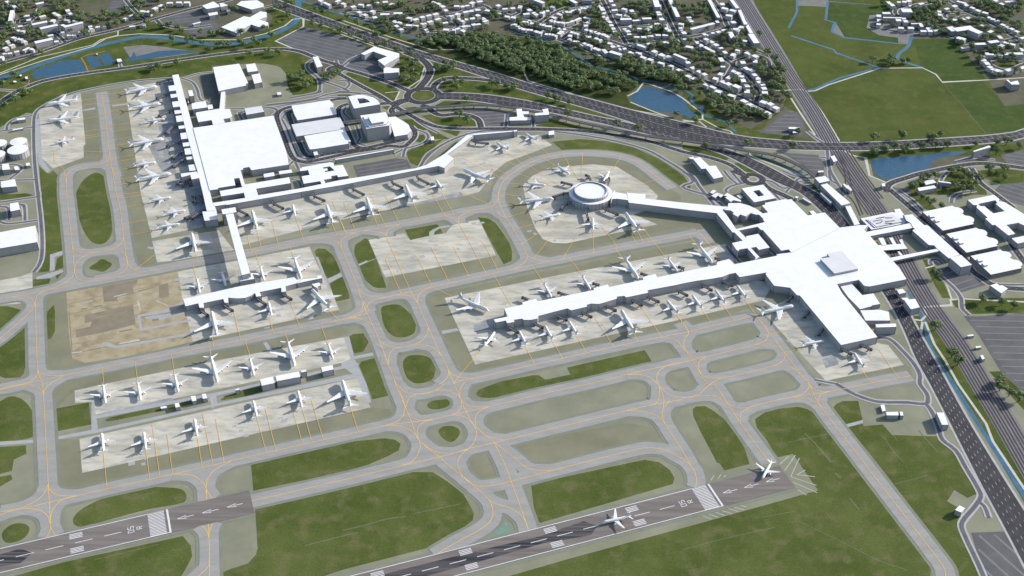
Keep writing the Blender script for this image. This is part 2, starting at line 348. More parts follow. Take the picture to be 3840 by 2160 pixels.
sheet('dug_earth','sand2',.29,["01:770,710 1040,660 1035,690 1000,700 1010,770 890,790 880,820 785,832","01:570,1040 680,1015 700,960 1000,880 1020,1000 780,1060 575,1100",
 "01:640,930 1000,850 1000,885 720,950 720,970 640,990","01:1200,700 1270,690 1275,790 1200,800"])
sheet('apron','apron',.30,[
 "00:470,712 610,705 645,1090 630,1100 632,1190 400,1272 318,1195 290,830",
 "01:945,-780 1300,-850 1420,-400 1530,0 1530,265 1400,290 1145,347 1110,200 1060,0","01:1150,372 1400,330 1650,290 1790,470 1185,530",
 "01:1340,600 2335,413 2400,560 2500,740 2560,890 1455,1130 1385,840",
 "11:-820,110 -500,50 0,-40 560,-130 780,-160 850,-260 800,-310 990,-410 1320,-430 1500,-420 1590,-355 1450,-300 1250,-230 1150,-150 1080,-50 1040,0 930,30 640,80 0,210 -750,400",
 "11:205,362 475,310 520,363 690,325 790,310 840,240 1040,210 1170,480 330,645",
 "11:780,800 1650,625 2576,450 2900,390 2960,500 2990,620 3260,700 3180,820 2576,960 1010,1302 870,1000",
 "21:600,900 830,790 900,780 1190,1210 1470,1140 1550,1155 1670,1305 1080,1424 900,1230",
 "11:1370,-50 1440,-120 1560,-180 1900,-210 2080,-190 2310,-50 2390,30 2340,130 2210,170 2385,245 1900,345 1700,388 1600,385 1520,355 1460,270 1400,110",
 "02:563,50 720,15 1600,-170 2595,-354 2650,-175 720,238 690,135 567,143","02:600,415 2706,-48 2796,177 620,672",
 "01:-200,700 150,640 245,605 245,832 0,855 -200,880"])
sheet('stained_apron','stain',.345,[
 "E:200,150 350,160 450,640 640,1449 330,1449 400,1200 140,900 130,820 380,800 330,500 230,300","F:130,560 240,600 420,560 470,920 400,1150 180,1160 300,900 150,700",
 "11:0,215 900,0 930,30 640,80 0,210 -300,290 -300,270","11:1100,960 1240,940 1260,1010 1000,1060 1000,1000",
 "01:1110,-360 1250,-400 1330,-150 1250,-100","02:720,232 1300,100 1310,130 725,262","21:1050,1260 1150,1230 1180,1300 1080,1330"])
sheet('service_road','slab',.39,["00:275,905 300,890 318,1195 380,1290 352,1302 290,1230 275,1100","01:378,472 482,440 484,470 412,490 412,590 375,598","01:275,640 470,585 480,600 380,650 275,660",
 "02:425,398 700,345 715,350 720,372 425,420","02:690,130 705,130 740,335 700,372 690,360","02:720,238 1600,70 2700,-160 2706,-140 1600,95 725,262","02:700,350 2600,-65 2706,-80 2700,-50 1640,165 720,372",
 "02:1580,90 1630,80 1640,150 1600,190","01:2380,490 2400,488 2500,745 2480,745","01:2470,655 2600,600 2610,620 2480,690","11:20,1095 60,1090 95,1240 250,1208 250,1232 100,1262 135,1330 190,1449 225,1590 180,1580 120,1400 0,1310 0,1290 70,1260",
 "02:-200,445 265,420 265,445 -200,475","11:120,548 195,515 198,530 130,560","11:690,285 740,262 820,250 820,262 745,275 705,298 695,330 662,333 664,300","11:750,1050 870,1028 890,1045 755,1075","00:835,795 965,778 967,790 837,806","00:625,828 718,810 720,825 627,838",
 "01:1980,1130 2010,1125 2055,1195 2025,1205","01:770,1140 800,1130 880,1160 1450,1060 1460,1075 870,1180 780,1160","01:1035,930 1270,880 1390,820 1400,840 1290,905 1060,940 1075,1030 1440,960 1440,975 1055,1050","01:1085,945 1400,900 1410,915 1250,950 1240,970 1200,970 1195,955 1110,960",
 "22:1230,305 1358,272 1362,292 1250,325","11:440,1128 560,1092 500,1125","11:1100,960 1235,940 1260,985 1110,1000"])
# ---- water
s=Sheet('pond',M['water'],.27)
for q in ["00:240,560 250,535 480,455 600,450 620,480 650,540 400,580 260,595","00:645,430 720,415 775,495 690,512","00:745,415 820,397 870,480 790,495",
 "00:930,455 990,430 1010,390 1030,425 1200,385 1350,378 1530,393 1400,405 1150,440 1000,460",
 "10:2175,740 2250,670 2340,655 2480,705 20:0,740 30,790 60,840 115,870 115,885 60,890 0,870 10:2500,855 2350,830 2220,780",
 "20:1420,1215 1450,1195 1900,1160 2000,1145 2150,1142 2100,1165 1930,1195 1860,1240 1870,1270 1700,1310 1560,1350 1500,1345 1450,1310 1430,1260"]: s.poly(pts(q))
s.build()
s=Sheet('stream',M['stream'],.30)
for wd,q in [(15,"00:-60,610 0,590 150,545 350,470 600,385 850,320 1050,280 1150,278 1300,295 1500,325 1650,335 1800,325 1950,290 2080,250 2190,195 2240,150 2250,80 2250,-40"),
 (6,"10:-320,0 0,110 200,175 400,245 600,300"),(6,"20:865,-10 863,90 800,210"),(6,"20:820,270 1140,375 1160,400 1480,510 1180,590 1000,670 930,685"),
 (6,"20:1095,10 1080,150 1150,170 1125,240 1220,283 1640,330"),(8,"20:1730,265 1700,350 1625,440 1810,510"),(3,"20:1095,10 1420,35"),
 (6,"20:20,680 80,720 60,745 90,790 150,800 140,840 160,870 230,890 320,920 400,990"),(7,"21:1700,740 1800,930 1840,1020 1850,1120 1900,1230 22:2040,0 2250,330 2650,960"),
 (6,"10:1420,320 1460,300 1540,312 1650,340 1750,400 1900,500 2080,540 2180,570 2240,600 2400,620 2480,665 2576,660"),(5,"20:560,1165 700,1220 860,1290 910,1305"),(3,"N:2260,100 2330,200 2520,330")]:
    s.ribbon(smooth(pts(q),4) if len(q.split())>3 and wd>6 else pts(q),wd)
s.build()
# ---- car parks with lighter aisles
LOTS=[("10:-496,305 -276,200 0,270 180,345 200,440 60,490 -230,410",-28,16,2.2),("10:0,450 130,400 330,500 330,580 200,570 20,500",-20,15,2.5),("A:1300,1130 1950,1020 2120,1040 2180,1160 1370,1310",19,14,2.5),
 ("10:810,860 850,820 1100,815 1260,850 1250,950 1080,955 1050,890 960,855",8,15,3),("20:580,1000 790,835 870,845 940,1000 880,1030",-3,17,2.8),("20:740,1150 1030,1170 1070,1250 1060,1330 960,1300 880,1230",-8,16,2.5),
 ("21:2120,935 2230,940 2700,900 2900,1560 2576,1520 2410,1370 2240,1090",-2,17,2.2),("21:1900,580 2010,560 2180,630 2290,700 2080,765 1980,680",25,16,2.2),("22:2175,1122 2425,1113 2700,1449 2750,1700 2320,1600",-62,19,3.5),
 ("20:2400,1170 2576,1130 2700,1150 2700,1260 2450,1240",-15,15,2.5),("20:2340,1449 2400,1390 2576,1375 2800,1400 2800,1500 21:2700,140 2420,60",-35,16,2.2),("00:1210,150 1470,70 1600,140 1660,200 1640,230 1500,275 1400,240 1420,180 1250,190",18,18,2),
 ("21:1560,-40 1720,-20 1720,60 1660,30",-30,15,2.5),("K:1700,10 2300,0 2330,60 1650,180 1640,60",19,18,2)]
sheet('dark_yard','yard',.33,["E:730,110 970,60 1060,280 1060,400 830,430 800,300","E:870,440 1070,390 1050,570 960,590"])
s=Sheet('car_park',M['lot'],.34); h=Sheet('parking_aisle',M['lotline'],.42)
for q,ang,sp,wd in LOTS:
    p=pts(q); s.poly(p); a=math.radians(ang); ca,sa=math.cos(a),math.sin(a)
    rp=[(x*ca+y*sa,-x*sa+y*ca) for x,y in p]; y0=min(y for x,y in rp)+7; y1=max(y for x,y in rp)
    while y0<y1:
        xs=[]
        for i in range(len(rp)):
            (xa,ya),(xb,yb)=rp[i-1],rp[i]
            if (ya>y0)!=(yb>y0): xs.append(xa+(xb-xa)*(y0-ya)/(yb-ya))
        xs.sort()
        for i in range(0,len(xs)-1,2):
            if xs[i+1]-xs[i]>18:
                h.ribbon([((xs[i]+6)*ca-y0*sa,(xs[i]+6)*sa+y0*ca),((xs[i+1]-6)*ca-y0*sa,(xs[i+1]-6)*sa+y0*ca)],wd)
        y0+=sp
s.build(); h.build()
# ---- taxiways: centre lines, each with pavement and shoulder
TAX=["00:765,695 790,850 820,1110 830,1180 875,1449 01:905,120 930,340 960,545 965,560","01:500,-90 500,0 520,180 545,410 562,610","00:495,1370 510,1310 560,1275 640,1255 720,1245 800,1250 850,1285 870,1340","00:832,1150 815,1205 770,1235 720,1245",
 "01:545,410 560,435 600,455 650,462 750,453 860,440","01:930,345 920,380 870,420 810,440 700,460 610,500 570,550 562,610","01:860,440 920,455 950,490 962,545 950,585 900,620 800,645 710,662","01:562,610 580,650 630,675 710,678","01:562,610 540,650 440,710 340,745","01:965,545 990,580 1030,598 1100,603",
 "01:-200,840 0,808 200,775 340,745 700,677 1100,603 1490,528 1900,455 2340,362 11:60,312 340,262 780,180 960,140 1080,130 1160,145 1210,180 1240,200 1330,340 1400,480","11:960,145 1140,105 1180,60 1185,0","01:2340,362 2460,360 2550,385 11:10,450 130,740","11:0,430 0,365 40,335 110,308",
 "11:130,740 165,850 195,920 240,1020 290,1130 410,1449","01:-200,1240 0,1105 170,960 240,890 265,840","01:340,745 290,775 270,810 263,860","01:0,808 120,790 190,790 240,810 265,860","01:265,850 275,1150 285,1350 02:318,0 327,70 350,500 365,780 375,950 380,1050 378,1100 350,1160","02:378,1050 385,1090 415,1145",
 "01:285,1345 300,1370 340,1385 480,1388","01:285,1345 270,1400 02:180,5 0,42","02:0,40 100,15 180,5 260,20 310,45 327,75","02:325,75 340,40 380,0 01:480,1388",
 "02:-200,80 0,42 180,0 01:475,1388 775,1328 1290,1225 1610,1160 1845,1115 2265,1027 2576,965 11:110,940 195,918","11:205,905 195,870 165,830","11:165,840 150,900 60,950","11:50,952 130,955 200,980 240,1015",
 "02:-200,1040 0,990 60,965 180,940 370,895 585,845 810,792 1305,683 1690,595 1750,580 2285,458 2576,393 12:340,315 530,290 690,268 840,235 1110,175 1500,80 11:1870,1449 2300,1345 2520,1300 21:0,1288 180,1245 500,1165 620,1125 640,1090 645,1060 590,980 540,955 480,955 380,975 230,1010 45,1055",
 "21:-20,985 45,1055 10,1120 20,1195 110,1330 185,1449 22:240,10 340,152 430,290 655,600","21:20,1195 80,1245 170,1245","21:180,1245 130,1275 118,1330 150,1385 200,1405 300,1405 680,1315 750,1280 770,1240 765,1210 720,1165 640,1150 550,1153",
 "21:590,985 765,1210 890,1380 22:950,0 1020,140 1300,510 1600,900 1900,1290 1970,1390 1985,1460 2000,1600","21:680,1315 770,1310 840,1340 890,1380","21:295,1408 240,1430 185,1470 22:180,40 120,80 0,108",
 "22:950,-10 950,30 900,80 825,100 740,118 540,165 500,182","22:0,108 140,90 235,95 300,125 340,152","22:340,152 400,180 500,182","22:500,182 440,220 432,265 438,295","22:950,0 985,40 1060,60 1110,58","22:825,100 920,105 1000,140 1045,175","22:1110,58 1040,80 1022,140","22:825,100 1110,58 1395,0 21:1722,1388",
 "02:1900,885 2576,730 12:0,725 460,618 610,583 850,525 960,490 1155,445 1250,422 2150,203 2320,165 2576,118 22:0,108","12:460,618 540,580 590,500 590,440 578,410 545,370 500,340 430,320 340,315","12:330,315 420,285 465,240 480,180 475,150 440,60",
 "11:400,1430 12:415,0 485,180 510,240 530,290 578,410 650,485 735,550 820,625 910,695 970,745 1115,880 1140,940 1140,1000 1110,1050 1030,1110 880,1190 705,1293","12:730,45 640,70 560,80 510,110 485,180","12:415,0 470,55 540,75 620,75 710,50 780,0",
 "12:710,50 800,50 870,80 900,115 905,160 880,210 830,238","12:505,220 550,265 620,280 690,270","12:690,270 620,290 580,330 572,390 578,420","12:830,238 910,245 960,270 990,300 1015,350 1020,390 1000,440 960,490 900,510","12:850,525 740,520 680,500 600,440",
 "11:575,835 600,900 660,1030 750,1230 810,1350 850,1449 12:900,115 940,210 1000,310 1155,445","12:1155,445 1180,500 1230,600 1280,735 1380,1010 1412,1112","12:1155,445 1320,570 1390,630 1450,650 1590,653","12:930,-10 900,30 892,110","12:905,120 950,160 1020,175 1110,175","12:1110,175 1040,210 1010,260 1015,340","12:1015,325 1090,390 1160,415 1240,422",
 "12:960,490 910,530 880,580 880,620 910,690 960,740 1020,770 1090,773 1180,760 1590,655 2260,488 2365,485 2450,500 2520,540 22:10,575 60,615","12:2390,0 2430,100 2430,180 2420,230 2445,305 22:0,510 55,610 90,665 105,740 93,783","12:2400,20 2395,110 2370,150 2315,165","12:2395,10 2460,75 2520,95 2600,104","12:2480,130 2428,182","12:2150,203 2290,210 2385,245 2445,305",
 "12:1115,880 1180,910 1290,945 1360,1000 1390,1040 1412,1112","02:1310,683 1400,685 1470,700 1530,745 1555,790 1560,880","02:1555,830 1555,780 1570,710 1620,650 1750,582","02:1555,795 1600,865","02:1570,1045 1577,1165 1580,1320 1585,1600","02:1515,1065 1560,1110 1577,1170","02:1615,1040 1590,1080 1577,1145","02:1580,1320 1570,1380 1500,1449 1380,1560",
 "02:365,750 370,790 410,830 480,845 585,845","02:365,755 330,830 270,885 160,935 0,968","02:180,940 250,945 320,965 360,1000 380,1050","02:585,845 480,870 410,930 385,990 378,1060",
 "11:1400,480 1400,510 1360,550 1310,577","11:1400,480 1430,495 1500,515 1570,525","11:1240,200 1185,60 1190,0 10:1200,1410 1250,1340 1400,1240 1520,1195 1670,1165 1820,1158 1960,1162 2110,1183 2240,1230 2400,1350 2500,1425","11:340,795 250,795 180,775 130,735",
 "11:-60,975 0,965 110,945 180,880 230,825 340,795 520,755 685,718 1150,615 1310,580 1440,552 1720,498 2070,425 2576,330 21:118,303","21:112,288 150,335 195,392","11:400,780 500,780 550,810 575,840","11:575,835 580,790 610,750 685,718",
 "11:655,1020 650,1070 610,1120 560,1148 460,1172 380,1170 320,1145 285,1115","11:460,1172 400,1185 365,1220 355,1310","11:550,1150 620,1155 680,1170 720,1195 750,1235","11:845,1449 900,1425 1000,1408 1460,1303 1670,1257 1850,1215 2055,1170 2240,1130 2420,1095 2576,1065 21:45,1055","11:2400,1100 2480,1105 2540,1130 21:0,1175 20,1200",
 "11:805,1350 850,1385 900,1400 1010,1408","11:812,1350 800,1400 740,1455","21:0,1288 -100,1305 -176,1350 -196,1400 -186,1455","11:2150,1380 2250,1380 2330,1400 2385,1449","11:160,292 250,300 310,310 340,335","11:340,335 350,290 440,245","11:790,182 850,205 888,235","11:888,235 890,190 970,148"]
NOPAVE=set()
sh=Sheet('taxiway_shoulder',M['shoulder'],.48,.001); tx=Sheet('taxiway',M['taxi'],1.1,.002); yl=Sheet('taxiway_line',M['yellow'],2.22,.0002)
for q in TAX:
    p=smooth(pts(q,0,9),4); sh.ribbon(p,35)
for q in TAX:
    p=smooth(pts(q,0,9),4); tx.ribbon(p,25.5); yl.ribbon(p,.72)
sh.build(); 
for q in ["11:0,860 160,860 170,1000 0,1000","12:520,230 600,420 980,480 1150,440 1020,330 700,250","11:2390,1380 21:20,1200 180,1400 22:20,90 12:2400,100"]: pass
tx.build()
STAND="""00 770,715,955,690 780,775,1230,700 785,800,980,770 790,850,1000,810 795,875,1280,790 800,950,1090,915 805,1000,1330,925 820,1065,1100,1010 825,1100,970,1085 830,1135,1240,1080 835,1200,1130,1150 838,1228,1270,1160 860,1290,1170,1240 868,1360,1340,1285 873,1400,1240,1350 750,740,600,760 600,800,770,775 560,910,785,870 410,1030,795,970 395,1070,800,1000 515,1137,825,1150 600,1050,803,1020 410,1150,412,1225 412,1225,480,1275 480,1275,495,1375
01 885,22,1085,0 890,55,1110,20 905,120,1115,90 918,243,1240,190 932,333,1200,285 1020,590,1330,345 1475,450,1493,528 1600,300,1650,515 1650,515,1668,600 1855,280,1897,452 1940,290,1975,440 2045,195,2105,415 2230,190,2297,380 2500,230,2545,333 2510,70,2606,310 2183,405,2215,490 1925,455,1960,550 1455,540,1507,765 1580,940,1610,1160 1765,900,1815,1115 2030,930,2063,1065 2195,840,2263,1025 2480,890,2560,968 2420,1000,2475,1150 2145,1055,2170,1120 1845,1115,1885,1230 1580,1165,1592,1235 1293,1228,1320,1380 1018,1282,1040,1430 773,1328,783,1450
02 782,515,807,792 1103,505,1130,720 1150,305,1207,705 1262,378,1303,683 1492,405,1527,637 1530,222,1608,615 1628,262,1692,595 1940,255,2010,522 2003,180,2082,503 2195,140,2285,458 2280,180,2355,440 2347,105,2440,420
12 70,180,127,360
11 0,225,38,320 18,75,110,310 220,10,335,265 240,170,282,275 330,20,440,243 545,90,607,213 680,0,780,180 755,0,848,168 895,0,1140,105 340,330,385,440 385,440,335,510 335,510,450,765 385,440,525,755 525,755,575,835 385,440,430,460 430,460,550,470 550,470,580,500 580,500,685,718 680,420,815,685 888,235,945,335 945,335,848,415 848,415,967,645 945,335,1095,620 945,335,1060,370 1060,370,1085,400 1085,400,1185,603 1145,618,1285,860 1437,555,1530,690 1720,500,1830,640 2070,427,2130,520 685,718,1110,920 2265,260,2450,500 1185,15,1380,35 1190,103,1400,90 1235,197,1535,110 1290,290,1540,215 1355,397,1740,150 1450,505,1640,260 1670,503,1830,240 1902,455,1897,230 1945,230,2085,420 2130,220,2230,390 2230,290,2280,380 1075,1165,845,1445 1380,1150,1460,1303 1585,1110,1670,1257 1765,1065,1850,1213 1912,945,2055,1168 2190,1040,2240,1130 2255,850,2415,1095 2500,880,2621,1055
10 925,1195,1230,1360 1000,1215,1265,1320 1135,1155,1340,1265 1300,1100,1455,1215 1230,1130,1370,1240 1450,1070,1580,1180 910,1310,1190,1420 1400,1240,1640,1400 1525,1195,1730,1320 1670,1168,1800,1370 1820,1158,1812,1315 2110,1183,2020,1320 2400,1350,2080,1449 1300,1300,1640,1420 1225,1385,1570,1402
21 470,810,590,985 300,850,390,970 135,870,230,1010 0,990,-76,860 40,318,160,480 662,1072,955,1010 770,1210,920,1180 1350,1340,1420,1445 1480,1185,1625,1405 160,340,300,520"""
for ln in STAND.split('\n'):
    fr,*it=ln.split()
    for q in it:
        a,b,c_,d=map(float,q.split(',')); yl.ribbon([P(fr,a,b),P(fr,c_,d)],.62)
yl.build()
# ---- runways, their paint and the numbers on them
TD=math.radians(19+180); tvx,tvy=math.cos(TD),math.sin(TD); rvx,rvy=tvy,-tvx
E0=tuple((a+b)/2 for a,b in zip(P('02',1877,805),P('02',1922,973)))
def sv(fr,x,y):
    p=P(fr,x,y); return (p[0]-E0[0])*tvx+(p[1]-E0[1])*tvy
GLY={'0':[((0,0),(0,1)),((0,1),(1,1)),((1,1),(1,0)),((1,0),(0,0))],'5':[((1,1),(0,1)),((0,1),(0,.52)),((0,.52),(1,.52)),((1,.52),(1,0)),((1,0),(0,0))],
     'R':[((0,0),(0,1)),((0,1),(1,1)),((1,1),(1,.5)),((1,.5),(0,.5)),((.4,.5),(1.05,0))]}
def runway(E,length,tail):
    o=Sheet('runway',M['runway'],2.6); rub=Sheet('runway_rubber_marks',M['rubber'],2.65); mk=Sheet('runway_marking',M['white'],2.72,.0003); shd=Sheet('runway_shoulder',M['shoulder'],1.05)
    def Q(s,c): return (E[0]+s*tvx+c*rvx,E[1]+s*tvy+c*rvy)
    def rect(sh,s0,s1,c0,c1): sh.poly([Q(s0,c0),Q(s0,c1),Q(s1,c1),Q(s1,c0)])
    rect(shd,-1,length,-28,28); rect(o,0,length,-23,23)
    sb=sv('02',1274,1034); k0=sv('02',1248,1042); k1=sv('02',1125,1072)
    rect(mk,sb-1.3,sb+1.3,-22.5,22.5)
    for i in range(16):
        c0=-21.6+i*2.72; rect(mk,k0,k1,c0,c0+1.35)
    rect(mk,k1-26,length,-22.4,-21.3); rect(mk,k1,length,21.3,22.4); rect(mk,k0,k1,21.6,22.3)
    for s0,s1 in ((1835,1718),(1652,1528),(1467,1342)):
        a=sv('02',s0,938+(1750-s0)*.235); b=sv('02',s1,938+(1750-s1)*.235)
        mk.ribbon([Q(a,0),Q(b-9,0)],.9); mk.ribbon([Q(b-12,-3.0),Q(b,0)],.9); mk.ribbon([Q(b-12,3.0),Q(b,0)],.9)
    ds=sv('02',918,1120); ps=sv('02',700,1172)-ds; dl=sv('02',787,1150)-ds; k=0
    while ds+k*ps<length: rect(mk,ds+k*ps,ds+k*ps+dl,-.5,.5); k+=1
    t0=sv('02',628,1190); t1=sv('02',528,1212); k=0; tp=ps*3.18
    while t0+k*tp<length:
        for sgn in (1,-1):
            for j in range(4): c0=sgn*(9.3+j*2.6); rect(mk,t0+k*tp,t1+k*tp,c0-.62,c0+.62)
        k+=1
    def glyph(ch,s,c,hh,ww):
        for a,b in GLY[ch]:
            mk.ribbon([Q(s+a[1]*hh,c+a[0]*ww),Q(s+b[1]*hh,c+b[0]*ww)],.85)
    sn=sv('02',1010,1100); glyph('0',sn,-5.4,7.5,4.2); glyph('5',sn,1.2,7.5,4.2)
    sr=sv('02',1074,1085); glyph('R',sr,-2.2,7.0,4.4)
    rub.poly(smooth([Q(k1+150,0),Q(k1+230,7),Q(k1+420,11),Q(k1+700,8),Q(length,4),Q(length,-6),Q(k1+700,-9),Q(k1+400,-10),Q(k1+230,-6)],3,True))
    for x in (shd,o,rub,mk): x.build()
runway(E0,900,0)
E1=tuple((a+b)/2 for a,b in zip(P('22',735,620),P('22',845,780)))
runway(E1,1500,0)
s=Sheet('chevron_marking',M['faint'],.45)
for q in ["22:735,605 800,545","22:770,655 850,538","22:815,700 880,560","22:862,685 925,650","22:862,685 1000,700","22:815,700 1010,765","22:830,740 1015,820","22:865,798 935,838","22:150,995 218,1020","22:197,982 270,1008","22:247,968 320,994","22:295,955 370,978","22:345,940 420,965","22:390,930 465,952","22:440,915 480,928","22:210,730 238,690","22:262,722 290,682","22:310,705 325,690"]: s.ribbon(pts(q),1.4)
s.build()

s=Sheet('worn_grass_track',M['worn'],.40,.0003)
for w_,q in [(2.2,"12:10,1105 200,1060 330,1022 490,1000"),(1.5,"12:540,980 900,905"),(2.5,"22:920,370 1000,450 1120,590"),(3.5,"22:1150,670 1195,710"),(1.6,"22:1520,400 1600,520 1670,590"),(1.6,"22:1780,350 1850,430 1930,520"),(1.6,"22:1590,385 1620,430"),(2,"22:1260,860 1330,950"),(1.5,"22:800,440 960,405 1110,375"),(1.2,"22:870,1030 1200,1190 1500,1340 1700,1405"),(1.2,"22:600,1005 850,960"),
  (1.5,"02:2300,1220 2576,1150 2700,1120"),(1.5,"22:1600,755 1850,690"),(1.3,"22:0,1250 300,1170 700,1080"),(1.2,"12:1650,690 2000,615"),(1.3,"02:1300,1250 1335,1255"),(1.3,"02:700,1330 1200,1210"),(1.3,"20:1180,395 1450,465 1500,465"),(1.3,"20:1960,620 2060,740 2140,830 2290,1010"),(1.2,"20:1440,470 1640,345")]:
    s.ribbon(smooth(pts(q),4),w_)
s.build()
s=Sheet('repair_patch',M['slab'],.43,.0003)
rr=random.Random(3)
PT=["11:400,560","11:640,400","11:560,520","11:880,420","11:980,270","01:1400,620","01:2000,980","01:1750,1060","01:2250,950","02:900,130","02:1200,40","02:1800,330","02:2200,250","02:1000,560","11:1100,1080","11:1500,1180","11:1900,1040","11:1500,720","11:1850,640","21:900,1100","21:1300,1280","11:1500,300","11:1700,340","10:1100,1150","10:1000,1250","10:1350,1080","00:500,1150","00:450,1000","00:560,850","01:1200,100","01:1200,400","00:1100,1000","00:1150,1180"]
for q in PT:
    x,y=pts(q)[0]
    for _ in range(3):
        a,b=x+rr.uniform(-26,26),y+rr.uniform(-18,18); w_,h_=rr.uniform(3,11),rr.uniform(2.5,8); c_,s_=math.cos(math.radians(19)),math.sin(math.radians(19))
        s.poly([(a+u*w_*c_-v*h_*s_,b+u*w_*s_+v*h_*c_) for u,v in ((-.5,-.5),(.5,-.5),(.5,.5),(-.5,.5))])
s.build()

s=Sheet('trench_marks',M['sand2'],.30,.0003)
for w_,q in [(1.6,"01:505,850 780,780 1140,715 1350,672"),(1.6,"01:510,925 770,870 1000,825"),(1.4,"01:540,1150 860,1100"),(1.8,"01:545,1225 740,1180 1000,1135 1200,1100"),(1.4,"01:1000,850 1020,1000"),(1.5,"01:520,900 545,1225"),(1.2,"01:850,770 890,830"),(4,"01:610,885 660,880"),(4,"01:700,870 770,855"),(4,"01:900,1055 1000,1035"),(4,"01:670,1195 760,1180"),(4,"01:1040,750 1140,725"),(4,"01:1220,715 1255,705"),(3,"01:1290,1000 1340,990"),(5,"01:1150,970 1200,960")]:
    s.ribbon(pts(q),w_)
s.build()
s=Sheet('pale_rubble',M['apron'],.32,.0003)
for w_,q in [(3,"01:620,840 700,820"),(2.5,"01:860,790 960,765"),(2,"01:1180,820 1270,860"),(3,"01:540,1215 620,1205"),(2.5,"01:900,1145 1050,1120"),(2,"01:1010,860 1060,845"),(2,"01:1040,820 1060,900"),(4,"01:980,1130 1050,1115")]:
    s.ribbon(pts(q),w_)
s.build()
# ================================================================== ROADS, RAILWAY, PATHS
bd=Sheet('pavement',M['border'],.64,.0012); rd=Sheet('road',M['road'],2.0,.0015); rm=Sheet('service_lane',M['road2'],1.45,.0015); ds=Sheet('lane_marking',M['white'],2.6,.0003); ph=Sheet('footpath',M['path'],.54,.001)
def strip(a,b,n,side=3.0):
    a=resample(smooth(pts(a),3),60); b=resample(smooth(pts(b),3),60)
    rd.poly(a+b[::-1])
    for e,sg in ((a,side),(b,-side)): bd.ribbon(offset(e,sg*.5*(1 if True else 1)),side*1.6)
    for i in range(1,n):
        t=i/n; m=[tuple(p[k]*(1-t)+q[k]*t for k in (0,1)) for p,q in zip(a,b)]
        if i*2==n: ds.ribbon(m,.4)
        else: ds.dashes(m,.36,5,11)
strip("10:-516,-12 0,178 300,283 600,388 900,475 1200,562 1500,655 1900,755 2200,835 2576,925 2976,1022 3276,1057 3626,1078 3976,1076 4476,1050 5056,1005 5250,940",
      "10:-516,55 0,235 300,345 600,430 900,520 1200,620 1500,715 1900,830 2200,925 2576,1050 2976,1100 3276,1122 3626,1133 3976,1133 4476,1108 5056,1060 5250,1010",8)
strip("10:720,702 1000,708 1300,744 1550,794 1900,874 2200,937 2576,1045","10:720,748 1000,760 1200,790 1500,832 1900,915 2200,985 2400,1030 2576,1062 ",6)
strip("20:160,1068 450,1170 650,1260 850,1370 21:1000,0 1130,90 1200,180 1300,300 1450,520 1600,730 1700,900 1800,1090 1880,1230 22:2000,0 2150,270 2350,600 2620,1030",
      "20:130,1110 300,1160 500,1260 700,1370 21:880,0 990,90 1080,180 1190,290 1330,500 1505,745 1600,900 1680,1060 1760,1250 22:1870,0 2040,330 2260,760 2470,1150 2640,1480",5)
c0=P('10',618,722); r0=math.dist(P('10',476,722),P('10',762,722))/2
ring=[(c0[0]+r0*.83*math.cos(t*math.pi/20),c0[1]+r0*.83*math.sin(t*math.pi/20)) for t in range(40)]
bd.ribbon(ring,r0*.36+5,True); rd.ribbon(ring,r0*.36,True)
isl=Sheet('roundabout_island',M['grass'],2.0); isl.poly([(c0[0]+r0*.6*math.cos(t*math.pi/20),c0[1]+r0*.6*math.sin(t*math.pi/20)) for t in range(40)])
c1=P('J',1065,130); ring=[(c1[0]+18*math.cos(t*math.pi/16),c1[1]+18*math.sin(t*math.pi/16)) for t in range(32)]; rd.ribbon(ring,12,True); bd.ribbon([(c1[0]+10*math.cos(t*math.pi/16),c1[1]+10*math.sin(t*math.pi/16)) for t in range(32)],5,True)
c2=P('00',2530,525); ring=[(c2[0]+15*math.cos(t*math.pi/16),c2[1]+15*math.sin(t*math.pi/16)) for t in range(32)]; rd.ribbon(ring,10,True); bd.ribbon(ring,16,True)
isl.poly([(c2[0]+9*math.cos(t*math.pi/16),c2[1]+9*math.sin(t*math.pi/16)) for t in range(32)])
isl.build()
